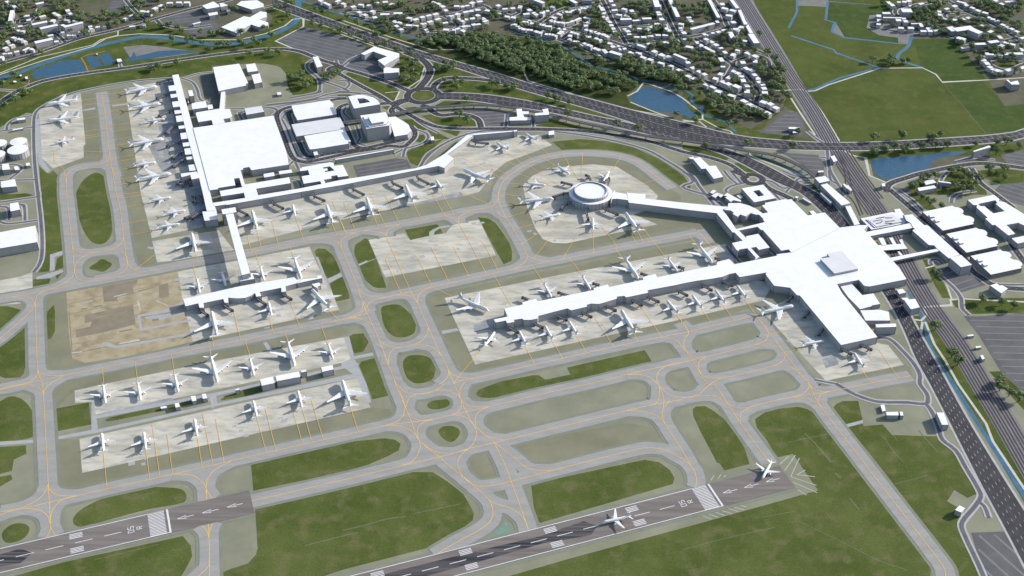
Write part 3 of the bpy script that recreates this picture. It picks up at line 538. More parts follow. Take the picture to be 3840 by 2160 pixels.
MAJ=[(16,"10:480,395 560,425 630,465 668,520 655,580 615,635 560,690"),(13,"10:690,690 700,650 740,610 810,590 950,592 1100,605 1300,645 1450,690"),
 (11,"10:510,685 350,620 150,555 30,520 -60,480 -130,460 00:2370,430 2250,385 2100,368 1900,380 1500,430 1000,505 600,560 330,610 150,680 60,730 -60,820"),
 (10,"00:-60,495 300,395 600,290 900,220 1200,135 1400,80 1650,20 1750,-5"),(10,"10:-30,550 150,650 300,730 420,810 540,880 640,930 740,960 900,972 1200,970 1700,980 2000,1010 2300,1060 20:0,1145 200,1190 350,1240 440,1300 490,1345"),
 (12,"10:640,800 700,850 760,870 850,862 950,868 1030,900 1055,960"),(12,"10:520,755 440,780 380,830 395,860"),(9,"10:300,780 420,775 490,745"),(12,"10:600,795 660,810 690,850"),
 (10,"A:640,240 375,245 230,290 160,360 170,470 260,700 360,960 450,1050 600,1075 900,1020 1300,930 1700,870 1850,835 2060,845 2150,790 2235,690 2230,600 2180,540"),
 (10,"A:1230,200 1120,240 1080,300 1100,400 1200,560 1280,750 1330,830 1450,870 1700,820 2000,760 2130,730"),(9,"A:380,310 330,350 360,450 430,650 520,850 580,960 680,1000 900,960 1400,880"),(9,"A:950,150 1100,125 1230,120"),(9,"A:1700,205 1900,185 2050,130"),
 (12,"J:750,0 870,50 960,80"),(12,"J:1180,165 1300,270 1500,360 1650,430"),
 (12,"20:1540,1449 1560,1390 1700,1340 1800,1310 2130,1245 2300,1235 2620,1275"),(11,"21:1560,-20 1700,100 1840,220 1990,330 2110,470 2180,590 2260,650 2340,700 2450,725 2620,735"),(11,"B:1850,100 2100,360 2300,640 2450,880 2600,1080"),
 (9,"10:0,90 130,130 400,170 480,200 560,150 700,120 850,105 1000,60 1080,45 1130,75 1250,110 1330,140 1600,200 1800,235 2000,300 2150,350 2300,400 20:0,520 250,650 500,760 680,850"),
 (9,"10:1500,165 1600,100 1700,60 1900,30 1960,12"),(9,"10:1965,-10 2060,180 2150,330"),(9,"10:2400,-10 2470,150 2540,290"),(9,"10:2150,340 2400,310 20:0,285 150,260 340,205 330,180 300,100 225,-10"),(8,"20:340,205 420,300 520,360 610,400"),
 (8,"20:90,290 250,400 380,490 480,560 540,640 570,710 550,770"),(7,"20:380,490 340,560 300,620"),(7,"20:380,490 400,460 560,420 640,450 660,510"),(8,"L:50,480 400,550 700,590 880,480"),(8,"L:700,600 1100,740 1500,900"),(7,"L:-200,130 100,170 0,240"),
 (7,"10:770,120 880,200 700,240 480,195"),(7,"10:1080,45 1000,0"),(7,"L:1540,240 1750,215"),(6,"L:1620,395 1900,380 2080,390"),(7,"10:0,95 100,80 350,95 470,115"),
 (8,"N:660,230 630,180 680,120 980,70 1180,40"),(7,"N:250,390 300,420 800,485 1100,490"),(9,"N:1430,10 1700,170 1900,260 2200,420 2576,650"),(7,"N:1700,210 1500,190 1390,210 1400,270 1500,290 1640,250"),(7,"N:1700,690 2100,640 2450,580"),(8,"N:2560,905 2050,905 2260,1050 2600,960"),(7,"N:1430,540 1550,575"),
 (8,"K:-20,400 350,380 480,300 520,260"),(7,"K:480,300 300,290 260,350"),(7,"K:1000,650 820,500 690,520"),(7,"K:700,350 900,330 1000,300 1020,240"),(7,"00:940,-10 990,50 1070,130 1110,150"),(7,"00:1180,150 1230,190 1390,215 1600,190"),
 (7,"10:-516,40 -650,70"),(9,"20:2180,1270 2250,1380 2340,1449 21:2500,120")]
MIN=[(6,"00:1300,590 1000,615 600,690 450,740 330,800 270,850 255,950 260,1200 285,1449 01:312,250 318,450 300,540 255,605"),(5,"00:1370,590 1450,620 1490,680 1510,750 1570,780"),(5,"00:1400,585 1500,555 1610,545"),(6,"00:-60,675 100,685 140,690"),(6,"00:2380,445 2320,480 2330,530 2400,590 2415,660 2390,700 2200,735"),(6,"00:2400,600 2520,640 10:0,660 60,690"),(5,"00:2000,800 2300,760 2576,690 10:60,700"),(6,"10:-40,455 -30,480 0,500 60,455 130,420"),(5,"10:-20,610 40,610 60,640 20,680"),(5,"00:0,990 130,975 245,960"),(5,"00:50,985 60,940 110,900 245,872"),(5,"00:-20,1362 275,1357"),(5,"00:75,1350 150,1290 160,1260 100,1240 0,1250"),(5,"01:0,78 290,35"),(5,"01:0,225 60,240 280,215"),(5,"01:0,110 60,120 70,210"),(5,"01:150,95 180,100 190,215"),
 (6,"10:590,1270 640,1190 750,1100 900,1030 1060,990 1300,985 1560,988 2000,1050 2300,1130 2450,1210 2576,1290 20:80,1370 21:0,-40 100,0 200,30 330,130"),(5,"10:-20,690 100,700 200,740"),
 (5,"A:0,215 700,130 900,60 1200,30 1600,60 1730,130"),(5,"A:160,240 900,110 1200,105"),(5,"A:0,260 80,265 160,310 100,370"),(5,"A:370,110 800,30 820,0"),(5,"A:2240,580 2400,640 2440,700 2380,780 2200,850 2100,870 2060,1000"),(5,"A:2600,850 2430,960 2330,1130"),(5,"A:1350,520 1410,720 1370,790 1500,830"),(4,"A:230,430 300,560 430,900 520,1010 700,1040"),(5,"A:340,1130 430,1060 600,1100 1000,1070"),(4,"A:250,400 300,330 380,300"),(4,"A:1200,240 1160,330 1250,420"),(5,"A:480,1180 430,1080"),(4,"A:380,1340 470,1360 520,1449"),
 (5,"A:2250,440 2400,540 2600,640"),(5,"A:1920,960 2050,890"),(5,"E:1440,640 1360,650 1400,760"),(5,"E:1440,590 1160,600"),(5,"E:1730,580 1850,580 1930,620 1870,700"),
 (6,"J:0,20 150,90 250,240 400,420 480,520"),(5,"J:620,0 720,120 820,200"),(5,"J:720,0 850,150 900,200"),(5,"J:660,320 650,290 720,240 820,210 960,180"),(5,"J:1180,140 1350,170 1500,260 1600,260"),(5,"J:1350,320 1480,450"),(5,"J:1980,120 1800,110 1720,150 1780,210 1960,230"),(5,"J:2210,0 2240,150 2330,200 2500,400"),(5,"J:1500,0 1700,80 1980,120"),(5,"J:660,1140 750,1260 870,1390"),(5,"J:1300,1170 1420,1290"),
 (6,"20:1090,1130 1110,1280 1160,1370 1210,1449"),(5,"20:1025,1185 1080,1190"),(6,"21:1480,1100 1560,1110 1650,1190 1740,1290 1790,1380 22:1790,0 1840,70 1850,110 1835,150 1700,140 1480,135 1380,110 1280,70 1160,0"),(6,"22:1835,150 1880,210 1930,330 1960,420 2060,500 2130,620 2230,790 2250,850 2200,930 2110,1040 2110,1100 2240,1380 2330,1600"),(5,"22:2245,895 2280,930 2310,1010"),
 (6,"21:1950,640 2040,720 2100,800 2110,880 2160,930"),(5,"B:1180,1100 1170,1040 1260,1020 1340,1080"),(5,"21:2340,690 2420,700 2576,700"),(5,"20:940,990 1000,1040 1060,1080"),(5,"20:1930,1420 1960,1340 2000,1300"),(5,"20:2060,1220 2200,1190 2360,1210"),(4,"20:780,1449 860,1380 960,1360"),(4,"00:905,480 915,520"),(5,"N:2450,560 2360,545"),(6,"B:1480,160 1500,80 1600,20 1850,-20"),(5,"B:680,-20 900,130 1060,300"),(6,"01:290,40 290,0"),
 (5,"10:1250,860 1240,960"),(5,"10:1440,870 1450,960"),(4,"22:1000,-30 1160,0")]
PTH=[(4,"00:-40,575 350,450 700,350 800,290 890,270 1050,255 1300,265 1500,300 1800,300 2000,255 2150,195 2210,145 2290,140 2290,200 2080,310 2350,425"),(3.5,"00:-20,560 300,430 700,340 760,300 890,265 890,230"),(3.5,"10:0,200 350,350 560,440 630,500 600,600 480,680"),(3.5,"10:0,150 400,290 680,375 860,375"),(3.5,"10:1370,510 1385,560 1410,610 1800,725 2200,830 2470,880"),(3,"10:330,700 440,690 400,770"),
 (4,"20:790,680 900,675 930,690 1000,685 1100,640 1490,515 1810,512 1910,560 1960,620 2270,605 2600,585"),(4,"20:940,690 1060,860 1180,1060 1170,1078"),(4,"20:785,690 880,840 1000,1020"),(4,"20:1210,1135 1290,1175 1380,1190 1410,1325 1530,1375"),(4,"10:2160,725 2230,690 2280,625 2340,640 2490,690 2576,740 20:150,860 150,900 60,915 0,905"),(3.5,"10:2180,770 2350,840 2480,885"),(3.5,"20:150,900 280,970 360,990 380,1010"),(3.5,"20:0,915 130,920 180,960"),
 (4,"21:2620,832 2100,805 2020,815 2030,855 1820,868 1840,930 1800,970 1730,960"),(4,"21:1810,980 1795,1085"),(4,"21:1830,980 1900,1150 1980,1270 22:2080,0 2290,300 2340,430 2650,900"),(4,"22:1870,0 2040,340 2260,780 2500,1210 2660,1530"),(3,"20:570,685 790,682"),(3,"21:1960,640 2000,720 2030,810"),(3.5,"21:1830,575 1900,555"),(3.5,"20:480,1130 520,1180 700,1250 880,1320"),(3,"10:2320,180 2290,300"),(3,"L:830,430 1060,330 1110,350 1040,490"),(3.5,"K:560,130 510,260"),(3,"00:265,60 300,40"),(3.5,"10:0,260 200,330 330,380")]
RP=[]
for wd,q in MAJ:
    p=smooth(pts(q),4); RP+=resample(p,max(2,int(sum(math.dist(p[i],p[i+1]) for i in range(len(p)-1))/12))); bd.ribbon(p,wd+6.5); rd.ribbon(p,wd)
    ds.dashes(p,.4,3,9)
for wd,q in MIN:
    p=smooth(pts(q),3); bd.ribbon(p,wd+5.5); rm.ribbon(p,wd)
for wd,q in PTH: ph.ribbon(pts(q),wd)
for s in (ph,bd,rm,rd,ds): s.build()
s=Sheet('earth_track',M['brownpath'],.5); s.ribbon(pts("00:670,550 640,480 612,435 660,415 800,385"),3.5); s.ribbon(pts("00:160,625 215,632 222,605"),3); s.build()
# ---- railway corridor
s=Sheet('railway_ballast',M['ballast'],.56)
for q in ["20:380,-10 530,0 560,60 760,380 940,690 1180,1050 1160,1080 1050,1075 900,830 780,640 600,350 440,90"]: s.poly(pts(q))
s.build()
RL=smooth(pts("20:445,-20 600,230 800,555 960,790 1090,1010 1150,1120 1270,1310 1370,1449 21:1480,150 1620,420 1765,690 1895,900 2039,1097 2170,1300 2258,1449 22:2420,265 2666,690 2800,920"),5)
bl=Sheet('railway_ballast',M['gravel'],.58); bl.ribbon(RL[int(len(RL)*.3):],40); bl.build()
r=Sheet('railway_track',M['rail'],1.25,.001); rs=Sheet('railway_rail',M['border'],1.2)
n=len(RL)
for o in (-17,-12,-7,-2,4,9,14): r.ribbon(offset(RL,o),2.7)
for o in (20,26): r.ribbon(offset(RL[int(n*.30):int(n*.45)],o),2.7)
r.ribbon(smooth(pts("20:1160,1140 1220,1290 1240,1449 21:1300,90 1340,180"),4),2.6); r.ribbon(smooth(pts("20:1175,1140 1250,1300 1290,1449 21:1400,170"),4),2.6)
r.ribbon(smooth(pts("21:1330,0 1450,130 1530,160"),4),2.6); r.ribbon(smooth(pts("21:1290,0 1360,170"),4),2.6)
r.build()
# ================================================================== BUILDINGS
ZB=[0]
def building(name,cat,label,q,h,z0=0.0,hole=None,group=None,roofm='roof',trim=True,bands=False,base=None):
    """q: roof outline; h: metres, or (frame,x,y,px) of a wall edge; z0: level it rises from"""
    if isinstance(h,tuple): h=height_of(*h)-z0
    ZB[0]+=1; top=z0+h+(ZB[0]%23)*.03
    p=pts(q,top) if isinstance(q,str) else q
    hp=[pts(x,top) for x in (hole or [])]
    if area(p)<0: p=p[::-1]
    hp=[x[::-1] if area(x)>0 else x for x in hp]
    cx=sum(x for x,y in p)/len(p); cy=sum(y for x,y in p)/len(p)
    root=empty(name,(cx,cy,z0 if base is None else base)); zb=(z0 if base is None else base)
    tag(root,label,cat,group)
    loops=[p]+hp; eh=1.0
    V=[];F=[]
    for L in loops:
        b=len(V); n=len(L)
        V+=[(x-cx,y-cy,0 if base is not None or z0 else -.3) for x,y in L]+[(x-cx,y-cy,top-eh-zb) for x,y in L]
        for i in range(n):
            j=(i+1)%n; F.append((b+i,b+j,b+n+j,b+n+i))
    if base is not None or z0>3:   # closed underside for raised volumes
        F.append(tuple(range(len(p)))[::-1])
    WV,WF,WM=V,F,[0]*len(F)
    V=[];F=[];mi=[]
    for L in loops:
        b=len(V); n=len(L)
        V+=[(x-cx,y-cy,top-eh-zb) for x,y in L]+[(x-cx,y-cy,top-zb) for x,y in L]
        for i in range(n):
            j=(i+1)%n; F.append((b+i,b+j,b+n+j,b+n+i)); mi.append(1)
    offs=[]; b=0
    for L in loops: offs+= [b+len(L)+i for i in range(len(L))]; b+=2*len(L)
    allp=[v for L in loops for v in L]
    for t in tessellate_polygon([[Vector((x,y,0)) for x,y in L] for L in loops]):
        a,c,d=[allp[i] for i in t]
        if (c[0]-a[0])*(d[1]-a[1])-(c[1]-a[1])*(d[0]-a[0])<0: t=t[::-1]
        F.append(tuple(offs[i] for i in t)); mi.append(0)
    mesh('roof',V,F,[M[roofm],M['edge']],mi,parent=root)
    if trim and top-zb>4:
        V=WV;F=WF
        for L in loops:
            n=len(L)
            for i in range(n):
                a,b_,c_=L[i-1],L[i],L[(i+1)%n]
                v1=(b_[0]-a[0],b_[1]-a[1]); v2=(c_[0]-b_[0],c_[1]-b_[1]); l1=math.hypot(*v1) or 1; l2=math.hypot(*v2) or 1
                if abs(v1[0]*v2[1]-v1[1]*v2[0])/(l1*l2)<.25: continue
                k=len(V); r_=.26
                for z in (0,top-eh-zb):
                    V+=[(b_[0]-cx-r_,b_[1]-cy-r_,z),(b_[0]-cx+r_,b_[1]-cy-r_,z),(b_[0]-cx+r_,b_[1]-cy+r_,z),(b_[0]-cx-r_,b_[1]-cy+r_,z)]
                F+=[(k+j,k+(j+1)%4,k+4+(j+1)%4,k+4+j) for j in range(4)]
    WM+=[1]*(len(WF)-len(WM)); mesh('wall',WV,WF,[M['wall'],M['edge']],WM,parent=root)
    if bands:
        V=[];F=[]
        for zz in bands:
            z1=(top-zb)*zz; k=len(V); n=len(p)
            q2=[]
            for i in range(n):
                a,c_=p[i-1],p[(i+1)%n]; dx,dy=c_[0]-a[0],c_[1]-a[1]; l=math.hypot(dx,dy) or 1; q2.append((p[i][0]+dy/l*.06-cx,p[i][1]-dx/l*.06-cy))
            V+=[(x,y,z1-.75) for x,y in q2]+[(x,y,z1+.75) for x,y in q2]
            F+=[(k+i,k+(i+1)%n,k+n+(i+1)%n,k+n+i) for i in range(n)]
        mesh('deck_opening',V,F,M['edge'],parent=root)
    return root,top
B=building
_,_=B('terminal_building','terminal','broad white north terminal building with huge flat roof beside the west pier',
  "E:660,884 962,840 1138,808 1873,698 2065,1230 2093,1360 F:1690,150 1700,230 1140,315 1105,265 1010,283 1015,305 975,315 1040,530 998,570 955,430 875,440 897,542 637,582 637,600 508,620",('F',1140,315,95))
B('airport_pier','pier','long straight white pier running down the west side of the north terminal',"E:345,88 441,74 660,884 F:508,620 553,808 585,858 612,925 465,930 398,630 350,440 325,330 E:660,1320 560,950 420,400",('F',1140,315,90))
B('terminal_wing','terminal wing','white terminal wing of two long parallel bars just south of the north terminal roof',"F:660,628 998,570 1040,530 1708,420 1730,510 1210,595 1240,692 1870,590 1890,642 790,835 740,835 585,858 553,808 1045,733 1025,655 680,710",('F',1730,510,92))
B('airport_pier','pier','long angled white pier stretching north east from the north terminal towards the motorway',"F:1870,590 10:0,1357 560,1270 640,1245 780,1160 955,1014 1002,1020 800,1165 852,1195 778,1268 732,1252 0,1397 F:1890,642",('10',778,1268,39))
B('boarding_gallery','gallery','narrow white wall-like arm at the far end of the angled pier',"10:957,1012 1298,985 1302,992 1004,1019",('10',1002,1019,40))
B('stair_tower','tower','small white tower closing the far end of the angled pier arm',"10:1300,983 1325,980 1327,990 1303,996",('10',1327,990,44))
B('gate_building','gate building','white block ending the west pier just left of the elevated bridge',"F:397,940 612,927 632,1058 512,1072 430,1078",('F',430,1078,94))
B('bridge_tower','tower','tall white tower carrying the north end of the elevated passenger bridge',"F:685,908 895,872 912,948 750,978 705,980",('F',745,980,165))
hb=height_of('F',745,980,165)
B('passenger_bridge','bridge','long white elevated passenger bridge crossing the taxiway between two towers',"F:750,985 865,962 01:1888,612 1825,628",hb-.6,0,base=hb-9)
B('bridge_tower','tower','white tower landing the south end of the elevated passenger bridge on the small pier',"01:1797,635 1905,617 1920,655 1808,675",('01',1808,675,46))
B('airport_pier','pier','crooked white pier with stub gates below the elevated bridge',"01:1382,808 1790,715 1925,690 2220,643 2240,662 2275,657 2235,690 2155,712 2158,750 2125,755 2122,722 1960,755 1972,785 1935,790 1925,762 1890,785 1845,800 1790,803 1722,797 1722,835 1695,835 1685,807 1535,838 1540,873 1505,872 1497,840 1400,862",('01',1400,862,38))
B('boarding_gallery','gallery','low white arm continuing the crooked pier to the right behind a parked jumbo',"01:2240,662 2395,648 2395,632 2425,628 2430,650 2330,670 2242,690",('01',2242,690,35))
B('service_block','block','small notched white service block beside the right end of the crooked pier',"01:2352,695 2410,683 2420,705 2400,712 2395,725 2370,712",('01',2395,725,28))
for i,(q,w_) in enumerate([(a_,82) for a_,_ in [("E:285,250 383,237 405,318 303,330",45),("E:315,378 415,366 432,415 328,432",46),("E:343,490 445,477 467,560 360,573",46),("E:375,622 478,612 495,660 388,675",42),("E:397,705 500,690 523,782 413,795",50),
   ("E:438,855 543,842 552,885 447,900",48),("E:465,965 572,950 593,1043 483,1055",46),("E:500,1110 610,1096 622,1155 512,1167",42),("E:527,1198 632,1183 657,1278 543,1290",46),("E:553,1325 665,1308 672,1352 567,1365",46),("F:185,237 300,222 322,315 203,327",44)]]):
    o_=['first','second','third','fourth','fifth','sixth','seventh','eighth','ninth','tenth','eleventh'][i]
    x,y=map(float,q.split()[3].split(',')); fr=q[0]
    B('gate_lounge','gate lounge','white gate lounge on the left side of the west pier, %s from its top end'%o_,q,(fr,x,y,w_),group='gate lounges along the west pier')
B('gate_building','gate building','wide white gate building sheltering three short jet bridges on the west pier',"F:70,367 330,330 335,355 85,420",('F',85,420,85))
B('gate_building','gate building','tall white block beside the wide gate building on the west pier',"F:213,372 325,350 352,432 235,455",('F',235,455,115))
B('service_block','block','small white flat block between the north terminal and its south wing, left one of two',"F:1318,372 1478,345 1490,400 1330,425",('F',1330,425,45))
B('service_block','block','small white flat block between the north terminal and its south wing, right one of two',"F:1550,330 1740,303 1757,350 1560,378",('F',1560,378,52))
B('office_building','office','rambling white office building with deep courtyards behind the angled pier',"A:497,1175 527,1172 527,1157 955,1080 1012,1092 1018,1133 988,1140 1150,1118 1232,1285 1080,1305 1062,1275 972,1290 980,1325 865,1345 885,1395 828,1410 808,1365 560,1405 527,1292 650,1272 625,1200 505,1215",('A',1232,1285,53),
  hole=["A:850,1160 955,1142 1028,1205 880,1228 875,1213 925,1203 912,1170 855,1178"])
B('hangar','hangar','large white hangar with side lean-to north east of the west pier',"00:1608,508 1805,480 1873,628 1855,632 1858,645 1650,688",('00',1650,688,42))
B('warehouse','warehouse','white warehouse right of the large hangar, the farther of two',"00:1855,487 1925,477 1947,535 1870,545",('00',1870,545,28))
B('warehouse','warehouse','white warehouse right of the large hangar, the nearer of two',"00:1897,565 1960,553 1978,620 1920,632",('00',1920,632,38))
B('terminal_annex','annex','white annex with notched courtyard joined to the top of the north terminal',"E:705,650 1060,592 1145,600 1215,597 1252,708 1217,735 1120,748 1140,806 962,838 940,765 740,797 702,672",('E',740,797,70))
B('link_corridor','corridor','slim white corridor linking the hangar to the terminal annex',"E:1085,318 1143,313 1130,600 1060,592",('E',740,797,62))
B('tower_block','block','tall narrow white block right of the west pier in the loop road',"E:583,320 648,312 670,400 605,405",('E',605,405,110))
B('kiosk','kiosk','tiny slim white kiosk squeezed between the west pier and a tall block',"E:572,440 595,438 600,500 580,502",('E',580,502,40))
B('office_building','office','white chamfered office block above the terminal annex',"E:640,545 640,515 700,500 848,477 877,573 650,605",('E',650,605,95))
B('service_block','block','small white block between the chamfered office and the annex corridor',"E:875,540 948,530 965,590 890,605",('E',890,605,40))
B('warehouse','warehouse','grey-roofed rectangular building just above the north terminal roof',"E:1435,590 1695,550 1733,640 1467,687",('E',1467,687,64),roofm='roofgrey')
B('shed','shed','tiny white shed alone on the open yard north of the terminal',"E:1922,348 1985,342 1997,378 1937,388",('E',1937,388,28))
B('office_building','office','tall white slab at the corner of the dark car park by the small roundabout',"00:2360,430 2400,425 2435,500 2392,510",('00',2392,510,38))
B('parking_garage','car park building','big white parking garage at the top of the loop road group',"A:375,228 950,138 975,170 1010,195 1000,250 1050,300 1055,358 465,447 415,350",('A',465,447,48))
B('parking_garage','car park building','off-white parking garage in the middle of the loop road group',"A:375,510 1105,397 1165,520 1185,575 450,692",('A',450,692,66),roofm='roofgrey')
B('parking_garage','car park building','big white parking garage at the bottom of the loop road group',"A:565,685 590,680 1175,580 1270,762 1225,775 1235,800 850,862 690,885 650,885",('A',690,885,75))
B('stair_tower','tower','small white stair tower at the lower left of the loop road garages',"A:700,925 760,915 780,965 722,978",('A',722,978,45))
B('hotel','hotel','white hotel ring with rounded corner and open courtyard near the big roundabout',"A:1232,85 1400,60 1500,70 1620,105 1680,150 1710,205 1320,270",('A',1320,270,168),hole=["A:1368,120 1470,115 1530,140 1562,172 1402,198"])
rt,tp=B('hotel','hotel','tallest white hotel block with stepped octagonal crown beside the loop road',"A:1412,375 1795,322 1850,430 1878,490 1845,525 1507,575",('A',1507,575,195))
def child_prism(parent,name,q,h,z0,m):
    p=pts(q,z0+h); 
    if area(p)<0:p=p[::-1]
    L=parent.location; n=len(p)
    V=[(x-L.x,y-L.y,z0-L.z+.01) for x,y in p]+[(x-L.x,y-L.y,z0+h-L.z) for x,y in p]
    F=[(i,(i+1)%n,n+(i+1)%n,n+i) for i in range(n)]+[tuple(range(n,2*n))]
    return mesh(name,V,F,[M[m],M['edge' if h<2 else 'wall']],[1]*n+[0],parent=parent)
child_prism(rt,'roof_terrace',"A:1460,390 1740,340 1840,460 1800,505 1550,548 1510,530",1.6,tp,'roof')
child_prism(rt,'roof_lantern',"A:1525,385 1690,355 1765,465 1590,495",5.5,tp+1.6,'roof')
B('hotel_wing','hotel','low white wedge-shaped wing right of the tallest hotel block',"A:1840,400 1945,390 2140,510 2185,610 2125,660 1930,692 1885,540",('A',1930,692,65))
B('screen_wall','wall building','long thin white building along the loop road north of the striped car park',"A:1035,1030 1910,878 1918,890 1040,1045",('A',1040,1045,58))
B('kiosk','kiosk','small upright white kiosk on the grass east of the loop road',"A:2475,695 2522,690 2530,745 2480,750",('A',2480,750,45))
B('office_building','office','tall white U-shaped office building beside the far dark car park',"10:148,405 248,350 437,403 437,430 325,495 275,455 345,425 240,388 175,415",('10',325,495,42))
B('office_building','office','white square office block just below the U-shaped office building',"10:320,515 350,505 390,515 437,515 430,545 375,550 320,552",('10',320,552,45))
B('station_building','station','white T-shaped building beside the yard between viaduct and perimeter road',"10:1268,885 1328,880 1320,822 1362,820 1365,840 1415,840 1415,860 1372,862 1380,882 1430,890 1428,907 1270,910",('10',1270,910,28))
B('office_building','office','white L-shaped block right of the T-shaped building by the viaduct',"10:1460,855 1525,848 1515,825 1560,818 1568,865 1462,872",('10',1462,872,52))
B('shed','shed','white shed beside the perimeter road at the tip of the angled pier apron',"10:1565,990 1608,985 1605,1015 1565,1020",('10',1565,1020,22))
# west side
def tank(x,y,rx,wp,label):
    top=height_of('00',x,y,wp); c=P('00',x,y,top); e=P('00',x+rx,y,top); r=abs(e[0]-c[0])
    root=empty('storage_tank',(c[0],c[1],0)); tag(root,label,'storage tank','fuel tanks at the left edge')
    n=40; ring=[(r*math.cos(2*math.pi*i/n),r*math.sin(2*math.pi*i/n)) for i in range(n)]
    V=[(a*1.01,b*1.01,top-.6) for a,b in ring]+[(a*1.01,b*1.01,top) for a,b in ring]+[(0,0,top+.8)]
    mesh('lid',V,[(i,(i+1)%n,n+(i+1)%n,n+i) for i in range(n)]+[(n+i,n+(i+1)%n,2*n) for i in range(n)],[M['roof'],M['edge']],[1]*n+[0]*n,parent=root)
    V=[(a,b,0) for a,b in ring]+[(a,b,top-.6) for a,b in ring];F=[(i,(i+1)%n,n+(i+1)%n,n+i) for i in range(n)]
    for i in range(0,n,2):
        a=2*math.pi*i/n; ca,sa=math.cos(a),math.sin(a); k=len(V)
        for rr,tt in ((r+.02,-.2),(r+.02,.2),(r+.3,.2),(r+.3,-.2)):
            for z in (0,top-.6): V.append((rr*ca-tt*sa,rr*sa+tt*ca,z))
        F+=[(k,k+1,k+3,k+2),(k+2,k+3,k+5,k+4),(k+4,k+5,k+7,k+6)]
    mesh('shell',V,F,[M['wall'],M['edge']],[0]*n+[1]*(len(F)-n),parent=root)
tank(140,1067,63,38,'round white fuel tank, the farther of the two seen whole at the left edge')
tank(134,1128,76,45,'round white fuel tank, the nearer of the two seen whole at the left edge')
tank(-8,1080,58,42,'round white fuel tank cut by the left edge, the farther one')
tank(-28,1165,64,42,'round white fuel tank cut by the left edge, the nearer one')
B('shed','shed','long white hut by the side road above the fuel tanks, the farther one',"C:250,-65 375,-80 382,-50 258,-35",('C',258,-35,42))
B('shed','shed','long low white hut by the side road above the fuel tanks, the nearer one',"C:188,100 345,76 350,90 190,118",('C',190,118,24))
B('pump_house','utility building','white cube building below the fuel tanks at the left edge',"C:33,625 130,617 150,705 35,715",('C',40,715,72))
B('pump_house','utility building','small stepped white hut between two cubes below the fuel tanks',"C:212,672 220,660 272,655 288,712 225,715",('C',225,715,38))
B('pump_house','utility building','little white cube hut beside the west perimeter road below the fuel tanks',"C:390,610 445,603 455,645 397,652",('C',397,652,36))
B('warehouse','warehouse','wide white warehouse at the left edge below the fuel tank huts',"C:15,885 225,852 247,960 20,980",('C',22,980,78))
B('office_building','office','tall white block inside a loop of side road at the left edge',"C:150,1222 275,1200 297,1312 160,1340",('C',162,1340,95))
B('hangar','hangar','very large white hangar cut by the left edge beside the west perimeter road',"01:-140,330 268,253 280,378 -120,446",('01',278,378,58))
B('hut','hut','tiny white hut at the north end of the small west apron pond bank',"K:1760,890 1825,885 1845,925 1775,935",('K',1778,935,28))
B('hut','hut','tiny white hut beside the stream tree at the left edge, leftmost of three',"K:195,1220 240,1218 258,1240 205,1242",('K',205,1242,18))
B('hut','hut','tiny white hut beside the stream tree at the left edge, topmost of three',"K:293,1128 325,1125 330,1148 300,1150",('K',300,1150,22))
B('hut','hut','tiny white hut beside the stream tree at the left edge, rightmost of three',"K:375,1158 415,1152 422,1188 385,1190",('K',385,1190,26))
B('hut','hut','pale little hut on the bank between the two small ponds',"K:1453,806 1472,805 1473,822 1455,823",('K',1455,823,14))
# north west group
B('sports_hall','hall','sprawling white cross-shaped hall beside the river bend at the top',"00:1668,205 1840,122 1885,130 1965,85 2012,92 2010,128 1960,148 2025,170 2022,192 1955,205 1897,185 1783,248",('00',1783,248,28))
B('retail_building','shop building','white stepped retail building at the very top beside the motorway bridge',"00:1785,35 1820,8 1940,0 1990,30 1988,52 1900,72",('00',1900,72,28))
B('retail_building','shop building','white high block left of the stepped retail building at the top',"00:1525,45 1610,10 1655,40 1655,52 1562,68",('00',1562,68,42))
B('retail_building','shop building','white lower block between the two retail buildings at the top',"00:1657,25 1680,22 1723,40 1665,54",('00',1665,54,28))
B('retail_building','shop building','small white block below the high retail block at the top',"00:1570,100 1640,88 1645,108 1580,120",('00',1580,120,28))
B('hut','hut','tiny white hut between the cross-shaped hall and the retail buildings',"00:1710,75 1735,70 1740,86 1715,92",('00',1715,92,20))
B('hut','hut','low white hut in the middle of the car park left of the cross-shaped hall',"00:1452,178 1512,162 1515,172 1458,185",('00',1458,185,17))
